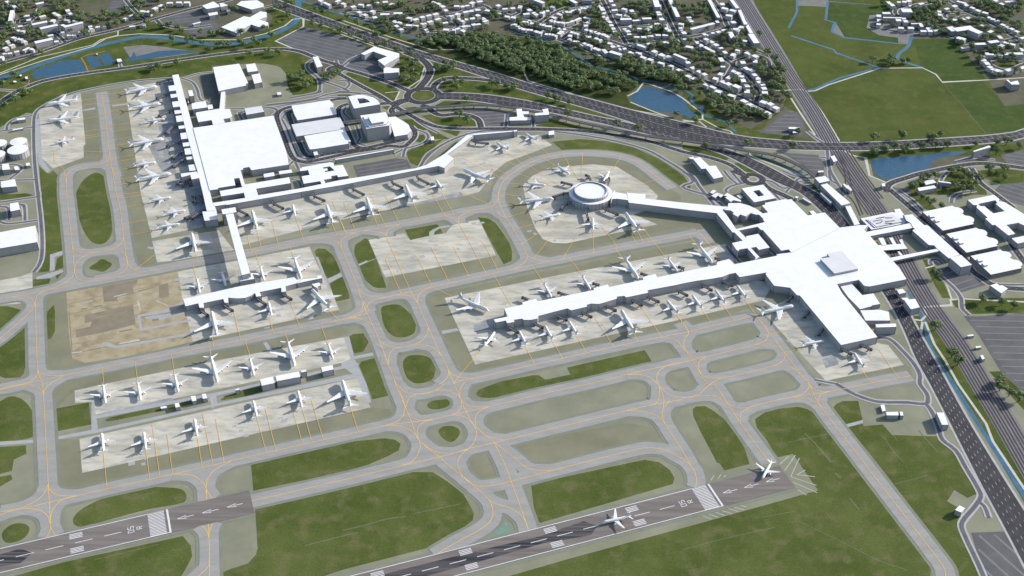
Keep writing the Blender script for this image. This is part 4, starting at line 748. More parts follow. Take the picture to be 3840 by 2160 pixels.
# south terminal and satellite
def satellite():
    wl=height_of('H',1280,605,98); c=P('H',1270,417,wl); r=abs(P('H',1601,417,wl)[0]-c[0])
    root=empty('round_satellite',(c[0],c[1],0)); tag(root,'round white satellite building with raised glazed ring, aircraft parked all around','satellite')
    n=72
    def ring(rr,z,nn=n): return [(rr*math.cos(2*math.pi*i/nn),rr*math.sin(2*math.pi*i/nn),z) for i in range(nn)]
    def band(a,b,o=0): return [(a+i,a+(i+1)%n,b+(i+1)%n,b+i) for i in range(n)]
    r2=r*.80
    V=ring(r,wl-.7)+ring(r,wl)+ring(r2,wl+.2); mesh('roof',V,band(0,n)+band(n,2*n),[M['roof'],M['edge']],[1]*n+[0]*n,parent=root)
    r3=r*.785; V=ring(r3,wl+.1)+ring(r3,wl+4.0)+ring(r*.745,wl+6.3)+ring(r*.72,wl+6.3)+ring(r*.72,wl+4.2)
    mesh('drum_wall',V[:2*n],band(0,n),M['wall'],parent=root)
    GV=V[n:]; GF=band(0,n)+band(n,2*n)+band(2*n,3*n); GM=[0]*n+[1]*n+[2]*n
    V=ring(r*.72,wl+4.3)+[(0,0,wl+4.3)]; mesh('upper_roof',V,[(i,(i+1)%n,n) for i in range(n)],M['roof'],parent=root)
    def post(a,rr,z0,z1,rr1=None,w_=.16):
        ca,sa=math.cos(a),math.sin(a); k=len(V); rr1=rr1 or rr
        for q,z in ((rr,z0),(rr1,z1)):
            for t,d in ((-w_,.02),(w_,.02),(w_,.3),(-w_,.3)): V.append(((q+d)*ca-t*sa,(q+d)*sa+t*ca,z))
        F.extend([(k,k+1,k+5,k+4),(k+1,k+2,k+6,k+5),(k+2,k+3,k+7,k+6),(k+3,k,k+4,k+7),(k+4,k+5,k+6,k+7)])
    V=ring(r,0)+ring(r,wl-.7); F=band(0,n); n0=len(F)
    for i in range(36): post(2*math.pi*i/36,r,0,wl-.7)
    mesh('wall',V,F,[M['wall'],M['edge']],[0]*n0+[1]*(len(F)-n0),parent=root)
    V=GV; F=GF
    for i in range(36): post(2*math.pi*i/36,r3,wl+.1,wl+4); post(2*math.pi*i/36,r3,wl+4,wl+6.3,r*.745)
    mesh('glazed_ring',V,F,[M['glaze'],M['roof'],M['edge']],GM+[2]*(len(F)-len(GM)),parent=root)
    n2=n; V=ring(r3+.02,wl+3.8)+ring(r3+.35,wl+3.8)+ring(r3+.35,wl+4.1)+ring(r3+.02,wl+4.1); mesh('ring_trim',V,band(0,n)+band(n,2*n)+band(2*n,3*n),M['edge'],parent=root)
    return wl
WL=satellite()
B('link_corridor','corridor','white curved neck joining the round satellite to its long corridor',"H:1620,370 1650,405 1810,432 1832,525 1670,504 1598,508 1570,540",('H',1670,504,98))
B('link_corridor','corridor','long straight white corridor leading from the round satellite towards the south terminal',"H:1832,527 1815,412 2100,435 2095,500 J:0,482 680,545 600,592 510,640 0,582 H:1845,563",('H',1845,563,97))
B('link_corridor','corridor','white corridor bending down from the satellite link into the south terminal',"J:510,640 600,593 680,690 800,872 850,905 965,1020 905,1055 780,930 755,932",('J',755,932,98))
B('fan_building','terminal wing','white fan-shaped building with zigzag bays between corridor and south terminal',"J:682,544 690,490 870,490 1000,525 1110,575 1210,645 1220,732 1155,665 1090,660 1030,638 955,690 872,660 828,695 755,650 770,630 725,600 620,590",('J',955,690,95))
B('terminal_wing','terminal wing','white cross-shaped wing left of the south terminal court',"J:743,1092 905,1057 965,1022 955,990 1140,952 1315,1160 1150,1195 1110,1150 1030,1165 1160,1305 1085,1345 1105,1315 975,1170 850,1190 848,1215 812,1195",('J',1150,1195,98))
B('link_corridor','corridor','short white corridor crossing the court between the bent corridor and south terminal',"J:812,880 1095,812 1238,777 1240,820 1130,845 852,903",('J',852,903,98))
B('terminal_building','terminal','white north block of the south terminal with stepped edges beside the dual carriageway',"J:1195,525 1250,510 1240,485 1560,428 1570,440 1640,430 1885,675 1955,665 1910,610 1975,602 2020,650 2145,630 2375,865 1640,1235 1600,1188 1490,1208 1210,895 1185,895 1130,848 1242,778 1210,735 1222,733 1155,665 1210,645 1290,630",('J',1130,848,97))
rt,tp=B('terminal_building','terminal','huge white south terminal with raised grey roof block and long tapering east arm',"21:820,456 1190,268 1330,250 1400,250 1370,285 1635,572 1690,658 1410,713 1370,707 1330,663 1165,695 1205,765 1470,1095 1195,1155 885,782 862,778 810,722 690,707 625,620 635,607 430,642 388,545 715,480 705,472 740,465",('21',1195,1155,50))
child_prism(rt,'roof_block',"21:1090,465 1200,442 1325,578 1145,615 1040,505 1110,490",4.8,tp,'roofgrey')
B('airport_pier','pier','longest white pier, reaching left from the south terminal with stepped gate bays',"11:1230,880 1370,850 1365,832 1470,805 1482,825 1905,740 1905,725 2010,697 2022,718 2280,662 2272,642 2370,618 2385,645 21:0,602 255,552 262,528 350,505 388,545 430,642 400,610 355,618 300,640 215,655 105,670 0,690 11:2520,703 2310,742 2317,760 2200,785 2150,795 2135,783 2080,790 2080,805 1998,830 1945,845 1885,842 1850,852 1855,865 1735,893 1705,878 1488,935 1480,955 1430,965 1375,965 1365,955 1300,965 1308,980 1250,990 1243,970 1165,985 1150,962 1255,940",('11',1488,935,50))
B('office_building','office','white square building with central courtyard north of the south terminal',"J:890,268 1215,210 1405,415 1080,477",('J',1080,477,66),hole=["J:1060,308 1155,290 1230,372 1145,390"])
for q,w_,l in [("J:410,330 465,287 510,305 455,348",20,'tiny white hut at the head of the row beside the satellite corridor'),("J:435,375 520,332 575,350 490,408",28,'small white tilted hut, second in the row beside the satellite corridor'),("J:540,380 580,348 620,370 575,405",30,'small white hut, third in the row beside the satellite corridor'),
  ("J:620,375 675,335 885,450 875,468 765,445 725,470 640,400 682,385",45,'white crooked block at the end of the hut row beside the satellite corridor'),("J:812,375 865,358 910,402 870,420",28,'small grey-white hut left of the courtyard building'),("J:1690,395 1720,383 1755,400 1722,418",34,'tiny white cube hut on the grass beside the dual carriageway'),("J:1805,418 1820,405 1935,480 1930,492",28,'low narrow white hut beside the dual carriageway verge')]:
    fr,ix=q[0],q[2:].split(); low=max((tuple(map(float,t.split(','))) for t in ix),key=lambda t:t[1]); B('hut','hut',l,q,(fr,low[0],low[1],w_))
B('warehouse','warehouse','white stepped double warehouse between satellite apron and perimeter road',"20:75,1195 130,1185 200,1252 250,1250 305,1335 235,1350 175,1272 142,1275",('20',235,1350,34))
B('hut','hut','small white hut touching the stepped double warehouse',"20:40,1190 80,1182 90,1197 75,1203",('20',75,1203,20))
B('station_building','station','white box where the curved viaduct ends above the dual carriageway',"J:1995,108 2150,80 2223,152 2065,185",('J',2065,185,88))
B('station_building','station','long white building along the railway below the viaduct end',"J:2082,215 2180,190 2535,490 2400,525",('J',2400,525,70))
B('station_building','station','slim white strip building tight beside the long railway building',"J:2075,338 2095,327 2262,475 2235,492",('J',2235,492,40))
B('link_corridor','corridor','white raised walkway from the long railway building to the south terminal',"J:2450,530 2500,508 21:1262,97 1338,243 1296,250 1228,110",('21',1296,245,20))
B('hut','hut','white notched hut beside the railway opposite the long building',"J:2415,205 2440,195 2480,225 2500,222 2560,295 2530,305 2500,275 2480,270",('J',2530,305,48))
B('hut','hut','small white cube above the viaduct end building',"J:2040,10 2125,0 2130,15 2050,28",('J',2050,28,48))
B('hut','hut','upright white hut on the railway side just below the motorway bridge',"20:1115,1180 1145,1172 1168,1212 1140,1222",('20',1140,1222,25))
B('service_block','block','white notched block right of the south terminal arm, topmost of three',"21:1190,712 1275,692 1355,778 1440,765 1490,845 1430,855 1425,862 1340,885 1250,795",('21',1340,885,30))
B('service_block','block','white slanted block right of the south terminal arm, middle of three',"21:1340,893 1490,888 1555,905 1565,970 1380,970",('21',1380,970,35))
B('service_block','block','white rectangular block right of the south terminal arm, lowest of three',"21:1455,998 1610,992 1612,1018 1462,1022",('21',1462,1020,52))
B('hut','hut','white cube hut between the dual carriageway and railway, topmost of three',"21:1615,738 1660,730 1685,758 1635,770",('21',1635,770,30))
B('hut','hut','little white hut between the dual carriageway and railway, middle of three',"21:1650,800 1700,797 1706,812 1665,815",('21',1665,815,25))
B('office_building','office','tall white cube building between the dual carriageway and the stream',"21:1672,815 1755,805 1790,870 1722,885",('21',1722,885,45))
rt,tp=B('railway_station','station','white station building over the tracks with raised framed roof',"B:110,400 600,300 640,310 785,465 780,475 275,568",('B',275,568,32),z0=0)
child_prism(rt,'roof_frame',"B:190,410 610,325 745,450 325,535",1.2,tp,'roof'); child_prism(rt,'roof_panel',"B:215,415 600,335 725,445 345,522",.5,tp+1.21,'roofgrey')
for k,q in enumerate(["B:345,395 470,372 470,380 345,403","B:305,435 430,412 430,420 305,443","B:345,470 410,458 440,430 450,432 420,462 350,478","B:480,385 590,383 590,390 485,393","B:480,440 625,425 625,433 480,448","B:480,462 600,468 590,475 480,470"]): child_prism(rt,'roof_light',q,.5,tp+1.75,'edge')
B('link_corridor','corridor','white narrow wing behind the station framed roof',"B:615,262 700,250 770,345 740,356 805,465 787,470 640,325",('B',640,325,30))
B('office_building','office','long white stepped concourse building east of the tracks between two link bridges',"B:765,352 890,335 1070,500 1120,500 1610,945 1460,995 1440,1000 1305,888 1265,855 1220,805 1140,800 890,580 930,555 905,540 865,467 800,430",('B',1140,800,65))
hl=height_of('B',240,668,60)
B('footbridge','bridge','upper white enclosed bridge over the railway between terminal and concourse',"B:185,605 865,467 905,540 240,668",hl,0,base=hl-8)
B('footbridge','bridge','lower white enclosed bridge over the railway between terminal and concourse',"B:555,993 1265,855 1305,888 602,1040",('B',602,1040,62),base=6.0)
B('office_building','office','white block with bare cube shape at the lower end of the concourse building',"B:1460,995 1625,948 1792,1100 1625,1135",('B',1625,1135,125))
for i,q in enumerate(["B:375,695 450,688 505,795 435,803","B:540,692 590,685 650,785 598,792","B:690,722 735,712 765,778 725,784","B:365,805 760,780 820,855 660,868 450,882 415,845","B:665,900 695,895 745,950 712,962"]):
    B('station_canopy','canopy','white canopy over the tracks between the two link bridges, '+['left upper strip','middle upper strip','right upper strip','wide crosswise deck','short strip by the lower bridge'][i],q,6.0,0,base=4.6,trim=False,group='canopies over the station tracks')
for k,(dx,dy) in enumerate([(0,0),(360,332),(725,665)]):
    o=[(1045,300),(1495,205),(1530,228),(1560,228),(1600,236),(1640,255),(1663,285),(1660,310),(1640,325),(1690,355),(1740,360),(1790,378),(1822,405),(1825,440),(1800,460),(1820,482),(1350,582)]
    q="B:"+' '.join('%d,%d'%(x+dx,y+dy) for x,y in o)
    lab=['topmost','middle','lowest'][k]
    rt,tp=B('parking_garage','car park building','white parking deck with scalloped right side and stair towers, %s of three'%lab,q,('B',1350+dx,582+dy,66),bands=(.22,.5,.78),group='scalloped parking decks at the right edge')
    for (a,b,c_,d) in [((1140,335),(1210,328),(1232,370),(1160,377)),((1215,405),(1275,398),(1308,435),(1250,446))]:
        qq="B:"+' '.join('%d,%d'%(x+dx,y+dy) for x,y in (a,b,c_,d)); st=child_prism(rt,'stair_tower',qq,tp+3.2,0,'roof')
B('office_building','office','very long white office complex with two courtyards at the right edge',"B:1725,120 2120,42 2205,105 2200,140 2280,150 2700,410 2700,560 2490,465 2310,497 2445,630 2340,655 2140,495 2100,500 1990,400 2030,390 1860,235 1870,200 1810,195",('B',2140,495,85),hole=["B:1885,180 2143,124 2178,165 2148,178 2285,290 2112,322 1978,213 1918,214"])
B('office_building','office','white block at the right edge below the long office complex',"B:2390,700 2576,660 2700,640 2700,730 2480,778",('B',2480,778,80))
B('office_building','office','small white L-shaped house in front of the lowest parking deck',"21:2320,705 2370,688 2392,705 2412,703 2455,728 2405,765",('21',2405,765,33))
for q,w_,l in [("21:2147,1080 2190,1073 2198,1085 2150,1090",14,'tiny white hut between the railway and big car park, topmost of three'),("21:2210,1165 2250,1160 2255,1172 2213,1178",14,'tiny white hut between the railway and big car park, middle of three'),("21:2245,1235 2265,1228 2280,1258 2262,1264",22,'tiny upright white hut between the railway and big car park, lowest of three'),
  ("22:1492,157 1522,155 1533,202 1507,207",13,'small white hut on hardstanding left of a longer hut, near the lower right taxiway'),("22:1535,212 1625,209 1630,237 1540,237",26,'long white hut split by a dark gap, near the lower right taxiway'),("22:1637,210 1660,209 1666,238 1643,238",26,'short end piece right of the dark gap of the long white hut'),
  ("22:1915,215 1970,215 2005,308 1957,308",38,'white block between the airfield road and the dual carriageway'),("22:2055,950 2090,915 2133,938 2103,970",32,'white cube hut alone by the airfield road at the lower right'),
  ("D:460,815 658,770 685,870 490,912",85,'white block beside the green strip between two rows of parked aircraft'),("D:697,765 1050,697 1070,780 995,790 715,845",88,'longest white block between two rows of parked aircraft'),("D:1080,680 1155,668 1165,695 1090,712",78,'narrow white block right of the longest block between aircraft rows'),("D:1385,632 1558,597 1573,665 1405,702",80,'white block near the right end of the service road between aircraft rows'),
  ("D:90,962 150,950 157,970 97,985",55,'tiny white hut on the green strip left of the larger blocks'),("02:1438,92 1475,88 1483,125 1450,130",28,'small white cube by the service road, left of a matching pair'),("02:1523,75 1555,72 1563,108 1530,112",28,'small white cube by the service road, right of a matching pair'),("02:1318,147 1350,142 1358,172 1325,178",25,'small white cube hut second from left along the lower service road'),("02:1210,172 1255,165 1260,180 1215,186",14,'lowest white hut, leftmost along the lower service road'),
  ("20:1020,1290 1060,1286 1065,1300 1025,1305",22,'tiny white hut beside the curved viaduct near its lower end'),("20:2190,1140 2312,1097 2328,1110 2200,1146",52,'tall white slab at the right end of the long pond'),("20:1500,1385 1525,1382 1530,1405 1505,1406",25,'tiny white hut at the road corner below the long pond'),("20:1820,1365 1890,1352 1915,1378 1835,1396",16,'small white block in the tree park, upper left of three'),("20:1772,1418 1900,1398 1915,1418 1785,1442",30,'small white block in the tree park, lower left of three'),("20:1930,1364 2030,1377 2030,1386 1932,1374",26,'narrow white block in the tree park, right of three'),
  ("20:800,958 892,960 890,975 800,972",22,'low white hut in the triangular car park beside the railway'),("20:830,992 862,990 865,1002 833,1004",12,'tiny white hut next to the low hut in the triangular car park'),("N:2305,1205 2340,1200 2370,1240 2480,1215 2510,1275 2385,1275 2375,1262",90,'white stepped block alone on brown ground at the right edge')]:
    fr,ix=q.split(':'); low=max((tuple(map(float,t.split(','))) for t in ix.split()),key=lambda t:t[1]); B('service_hut' if w_<40 else 'service_block','hut' if w_<40 else 'block',l,q,(fr,low[0],low[1],w_))
# ---- curved people-mover viaduct
vp=smooth(pts("10:-180,918 -30,925 120,905 350,868 600,815 850,797 1000,790 1200,798 1400,830 1600,870 1800,920 2000,962 2300,1022 2576,1058 20:300,1102 500,1138 700,1172 850,1232 950,1292 1000,1335",7.5),4)
root=empty('viaduct',(0,0,0)); tag(root,'long curved grey viaduct with two dark guideways beside the motorway','viaduct')
l_,r_=offset(vp,4.7),offset(vp,-4.7); V=[];F=[]; n=len(vp)
for a,b in zip(l_,r_): V+=[(a[0],a[1],6.2),(a[0],a[1],7.5),(b[0],b[1],7.5),(b[0],b[1],6.2)]
for i in range(n-1):
    k=4*i; F+=[(k+j,k+(j+1)%4,k+4+(j+1)%4,k+4+j) for j in range(4)]
mesh('deck',V,F,M['gravel'],parent=root)
for o in (2.6,-2.6):
    q=Sheet('guideway',M['steel'],7.7*5); q.k=0; q.ribbon(offset(vp,o),2.9); q.build(kind=None or 'thing',parent=root)
for i in range(0,n-1,2):
    x,y=vp[i]; V=[];F=[];k=0
    for z in (0,6.2): V+=[(x-1,y-1,z),(x+1,y-1,z),(x+1,y+1,z),(x-1,y+1,z)]
    F+=[(k+j,k+(j+1)%4,k+4+(j+1)%4,k+4+j) for j in range(4)]
    mesh('support_column',V,F,M['wall'],parent=root)
# ================================================================== AIRCRAFT
def loft(sections,n=14):
    """sections: (x, z centre, half width, half height)"""
    V=[];F=[]
    for x,z,a,b in sections:
        V+=[(x,a*math.cos(2*math.pi*k/n),z+b*math.sin(2*math.pi*k/n)) for k in range(n)]
    for i in range(len(sections)-1):
        for k in range(n):
            F.append((i*n+k,i*n+(k+1)%n,(i+1)*n+(k+1)%n,(i+1)*n+k))
    F.append(tuple(range(n))[::-1]); F.append(tuple((len(sections)-1)*n+k for k in range(n)))
    return V,[f[::-1] for f in F]
def wingmesh(root,tip,th0,th1,vertical=False):
    """root/tip: (x leading edge, chord, y, z)"""
    V=[];F=[]
    for (x,c,y,z),t in ((root,th0),(tip,th1)):
        prof=[(0,0),(.12,.5),(.4,.5),(1,.04),(1,-.04),(.4,-.5),(.12,-.45)]
        for u,v in prof:
            V.append((x-u*c,y+(v*t if vertical else 0),z+(0 if vertical else v*t)))
    n=7
    F=[(k,(k+1)%n,n+(k+1)%n,n+k) for k in range(n)]+[tuple(range(n)),tuple(range(2*n-1,n-1,-1))]
    return V,F
def add(name,VF,m,parent,sm=False): return mesh(name,VF[0],VF[1],M[m],parent=parent,sm=sm)
def make_plane(name,Ln,span,R_,eng,hump):
    root=empty(name); gz=R_*1.0+(2.0 if eng>2 else 1.5)
    nose=Ln/2; s=[]
    for t,w_,zz in ((0,.05,-.25),(.012,.3,-.2),(.03,.55,-.14),(.06,.8,-.06),(.1,.96,0),(.14,1,0),(.62,1,0),(.72,.92,.1),(.82,.7,.28),(.92,.4,.5),(.985,.16,.68),(1,.05,.72)):
        s.append((nose-t*Ln,gz+zz*R_,R_*w_,R_*w_*(1.06 if eng>2 else 1)))
    body=add('fuselage',loft(s,18),'fus',root,True)
    if hump:
        hs=[(nose-.035*Ln,gz+R_*.35,R_*.2,R_*.3),(nose-.06*Ln,gz+R_*.5,R_*.55,R_*.75),(nose-.1*Ln,gz+R_*.6,R_*.72,R_*.9),(nose-.27*Ln,gz+R_*.58,R_*.72,R_*.88),(nose-.34*Ln,gz+R_*.45,R_*.6,R_*.62),(nose-.38*Ln,gz+R_*.3,R_*.4,R_*.5)]
        add('upper_deck',loft(hs,14),'fus',root,True)
    bl=[(x,gz-R_*.62,a*.8,R_*.46) for x,a in ((nose-.3*Ln,R_*.3),(nose-.36*Ln,R_),(nose-.55*Ln,R_),(nose-.62*Ln,R_*.3))]
    add('belly_fairing',loft(bl,12),'belly',root,True)
    # dark window line, cockpit glass, doors
    V=[];F=[]
    for sd in (1,-1):
        k=len(V)
        for x in (nose-.11*Ln,nose-.62*Ln):
            for dz in (.22,.36): V.append((x,sd*(R_*math.sqrt(1-(dz*R_/(R_*1.0))**2)+.04),gz+dz*R_))
        F.append((k,k+1,k+3,k+2))
    add('cabin_window',(V,F),'glass',root)
    V=[];F=[]
    for sd in (1,-1):
        k=len(V); zt=gz+R_*(.95 if hump else .38); xo=nose-(.063 if hump else .037)*Ln; w_=R_*.5
        V+=[(xo,sd*.05,zt+.1),(xo-.4,sd*w_,zt),(xo-1.1,sd*w_*1.05,zt+R_*.22),(xo-.8,sd*.05,zt+R_*.3)]
        F.append((k,k+1,k+2,k+3))
    add('cockpit_window',(V,F),'glass',root)
    V=[];F=[]
    for sd in (1,-1):
        for t in (.10,.235,.40,.56,.70) if eng>2 else (.12,.78):
            x=nose-t*Ln; k=len(V); ww=R_*.9 if t>.65 else R_
            for a in range(5):
                an=math.radians(-10+22*a); rr=(ww*(.93 if t>.65 else 1)*(1.06 if eng>2 else 1))+.06
                V+=[(x-.14,sd*rr*math.cos(an),gz+(R_*.08 if t>.65 else 0)+rr*math.sin(an)),(x+.14,sd*rr*math.cos(an),gz+(R_*.08 if t>.65 else 0)+rr*math.sin(an))]
            F+=[(k+2*a,k+2*a+1,k+2*a+3,k+2*a+2) for a in range(4)]
    add('door_outline',(V,F),'belly',root)
    sw=math.radians(37 if eng>2 else 27); hs_=span/2; rc=(.205 if eng>2 else .175)*Ln; tc=rc*(.22 if eng>2 else .24); wx=nose-(.32 if eng>2 else .36)*Ln
    for sd in (1,-1):
        zr=gz-R_*.45
        tip=(wx-math.tan(sw)*(hs_-R_*.6),tc,sd*hs_,zr+hs_*.10)
        VF=wingmesh((wx,rc,sd*R_*.5,zr),tip,R_*.34,.3)
        wg=add('wing',VF,'fus',root)
        V=[];F=[]
        for fy in ((.32,.55,.78) if eng>2 else (.38,.66)):
            y=sd*hs_*fy; xx=wx-math.tan(sw)*abs(y)-(rc*(1-fy)+tc*fy)*.92; zz=zr+abs(y)*.1-.35; k=len(V)
            V+=[(xx+2.4,y-.25,zz),(xx+2.4,y+.25,zz),(xx-1.2,y+.12,zz),(xx-1.2,y-.12,zz),(xx+1.6,y,zz-.7)]
            F+=[(k,k+1,k+2,k+3),(k,k+4,k+1),(k+1,k+4,k+2),(k+2,k+4,k+3),(k+3,k+4,k)]
        add('flap_fairing',(V,F),'belly',wg)
        # winglet
        x0=tip[0]; V,F=wingmesh((x0-.1,tc*.95,sd*hs_,tip[3]),(x0-tc*.9,tc*.35,sd*(hs_+.3),tip[3]+(1.9 if eng>2 else 1.5)),.22,.1,True); add('winglet',(V,F),'tail',wg)
        tpx=nose-.865*Ln; tsp=hs_*.36
        V,F=wingmesh((tpx,Ln*.085,sd*R_*.15,gz+R_*.45),(tpx-math.tan(math.radians(36))*tsp,Ln*.032,sd*tsp,gz+R_*.45+tsp*.1),R_*.2,.16); add('tailplane',(V,F),'fus',root)
        for e in range(eng//2):
            y=sd*(hs_*(.36 if eng>2 else .34)+e*hs_*.29); er=1.55 if eng>2 else 1.25
            xw=wx-math.tan(sw)*abs(y); ex=xw+(1.7 if eng>2 else 1.9); ez=zr+abs(y)*.1-er*1.12
            en,ef=loft([(ex+1.2,ez,er*.86,er*.86),(ex+.7,ez,er,er),(ex-2.2,ez,er*.98,er*.98),(ex-3.6,ez,er*.66,er*.66),(ex-4.5,ez,er*.3,er*.3)],14)
            eo=add('engine',(en,ef),'fus',root,True)
            n=14; V=[(ex+1.22,y*0+er*.74*math.cos(2*math.pi*k/n),ez+er*.74*math.sin(2*math.pi*k/n)) for k in range(n)]
            io=add('intake',(V,[tuple(range(n))]),'black',eo)
            for v in eo.data.vertices: v.co.y+=y
            for v in io.data.vertices: v.co.y+=y
            V=[(ex-.2,y-.2,ez+er*.8),(ex-.2,y+.2,ez+er*.8),(xw-3.4,y+.2,ez+er*1.1),(xw-3.4,y-.2,ez+er*1.1),(ex-3.6,y-.2,ez+er*.5),(ex-3.6,y+.2,ez+er*.5)]
            add('pylon',(V,[(0,1,2,3),(0,3,4),(1,5,2),(0,4,5,1),(3,2,5,4)]),'belly',eo)
    fh=Ln*.155; fx=nose-.80*Ln
    V,F=wingmesh((fx,Ln*.15,0,gz+R_*.75),(fx-fh*.85,Ln*.055,0,gz+R_*.75+fh),R_*.22,.2,True); add('tail_fin',(V,F),'tail',root)
    def gear(x,y,r,nw):
        V=[];F=[]
        V+=[(x-.15,y-.15,r),(x+.15,y-.15,r),(x+.15,y+.15,r),(x-.15,y+.15,r)]; V+=[(a,b,gz-R_*.6) for a,b,_ in V[:4]]; F+=[(0,1,5,4),(1,2,6,5),(2,3,7,6),(3,0,4,7)]
        g_=add('landing_gear',(V,F),'metal',root); V=[];F=[]
        for dx in ([0] if nw==2 else [-.8,.8]):
            for dy in (-.45,.45):
                k=len(V); n=10
                for yy in (-.2,.2): V+=[(x+dx+r*math.cos(2*math.pi*i/n),y+dy+yy,r+r*math.sin(2*math.pi*i/n)) for i in range(n)]
                F+=[(k+i,k+(i+1)%n,k+n+(i+1)%n,k+n+i) for i in range(n)]+[tuple(range(k,k+n)),tuple(range(k+n,k+2*n))]
        add('wheel',(V,F),'black',g_)
    gear(nose-.12*Ln,0,.5,2); gear(nose-.5*Ln,R_*1.1+.6,.62,4 if eng>2 else 2); gear(nose-.5*Ln,-R_*1.1-.6,.62,4 if eng>2 else 2)
    return root,Ln,gz
def copy_tree(o,parent=None):
    c=o.copy(); col.objects.link(c)
    if parent: c.parent=parent
    for ch in list(o.children): copy_tree(ch,c)
    return c
PROTO={'s':make_plane('airliner',38.5,35.5,2.05,2,False),'j':make_plane('jumbo_jet',70.5,66,3.25,4,True)}
USED={}
CNT={'s':0,'j':0}
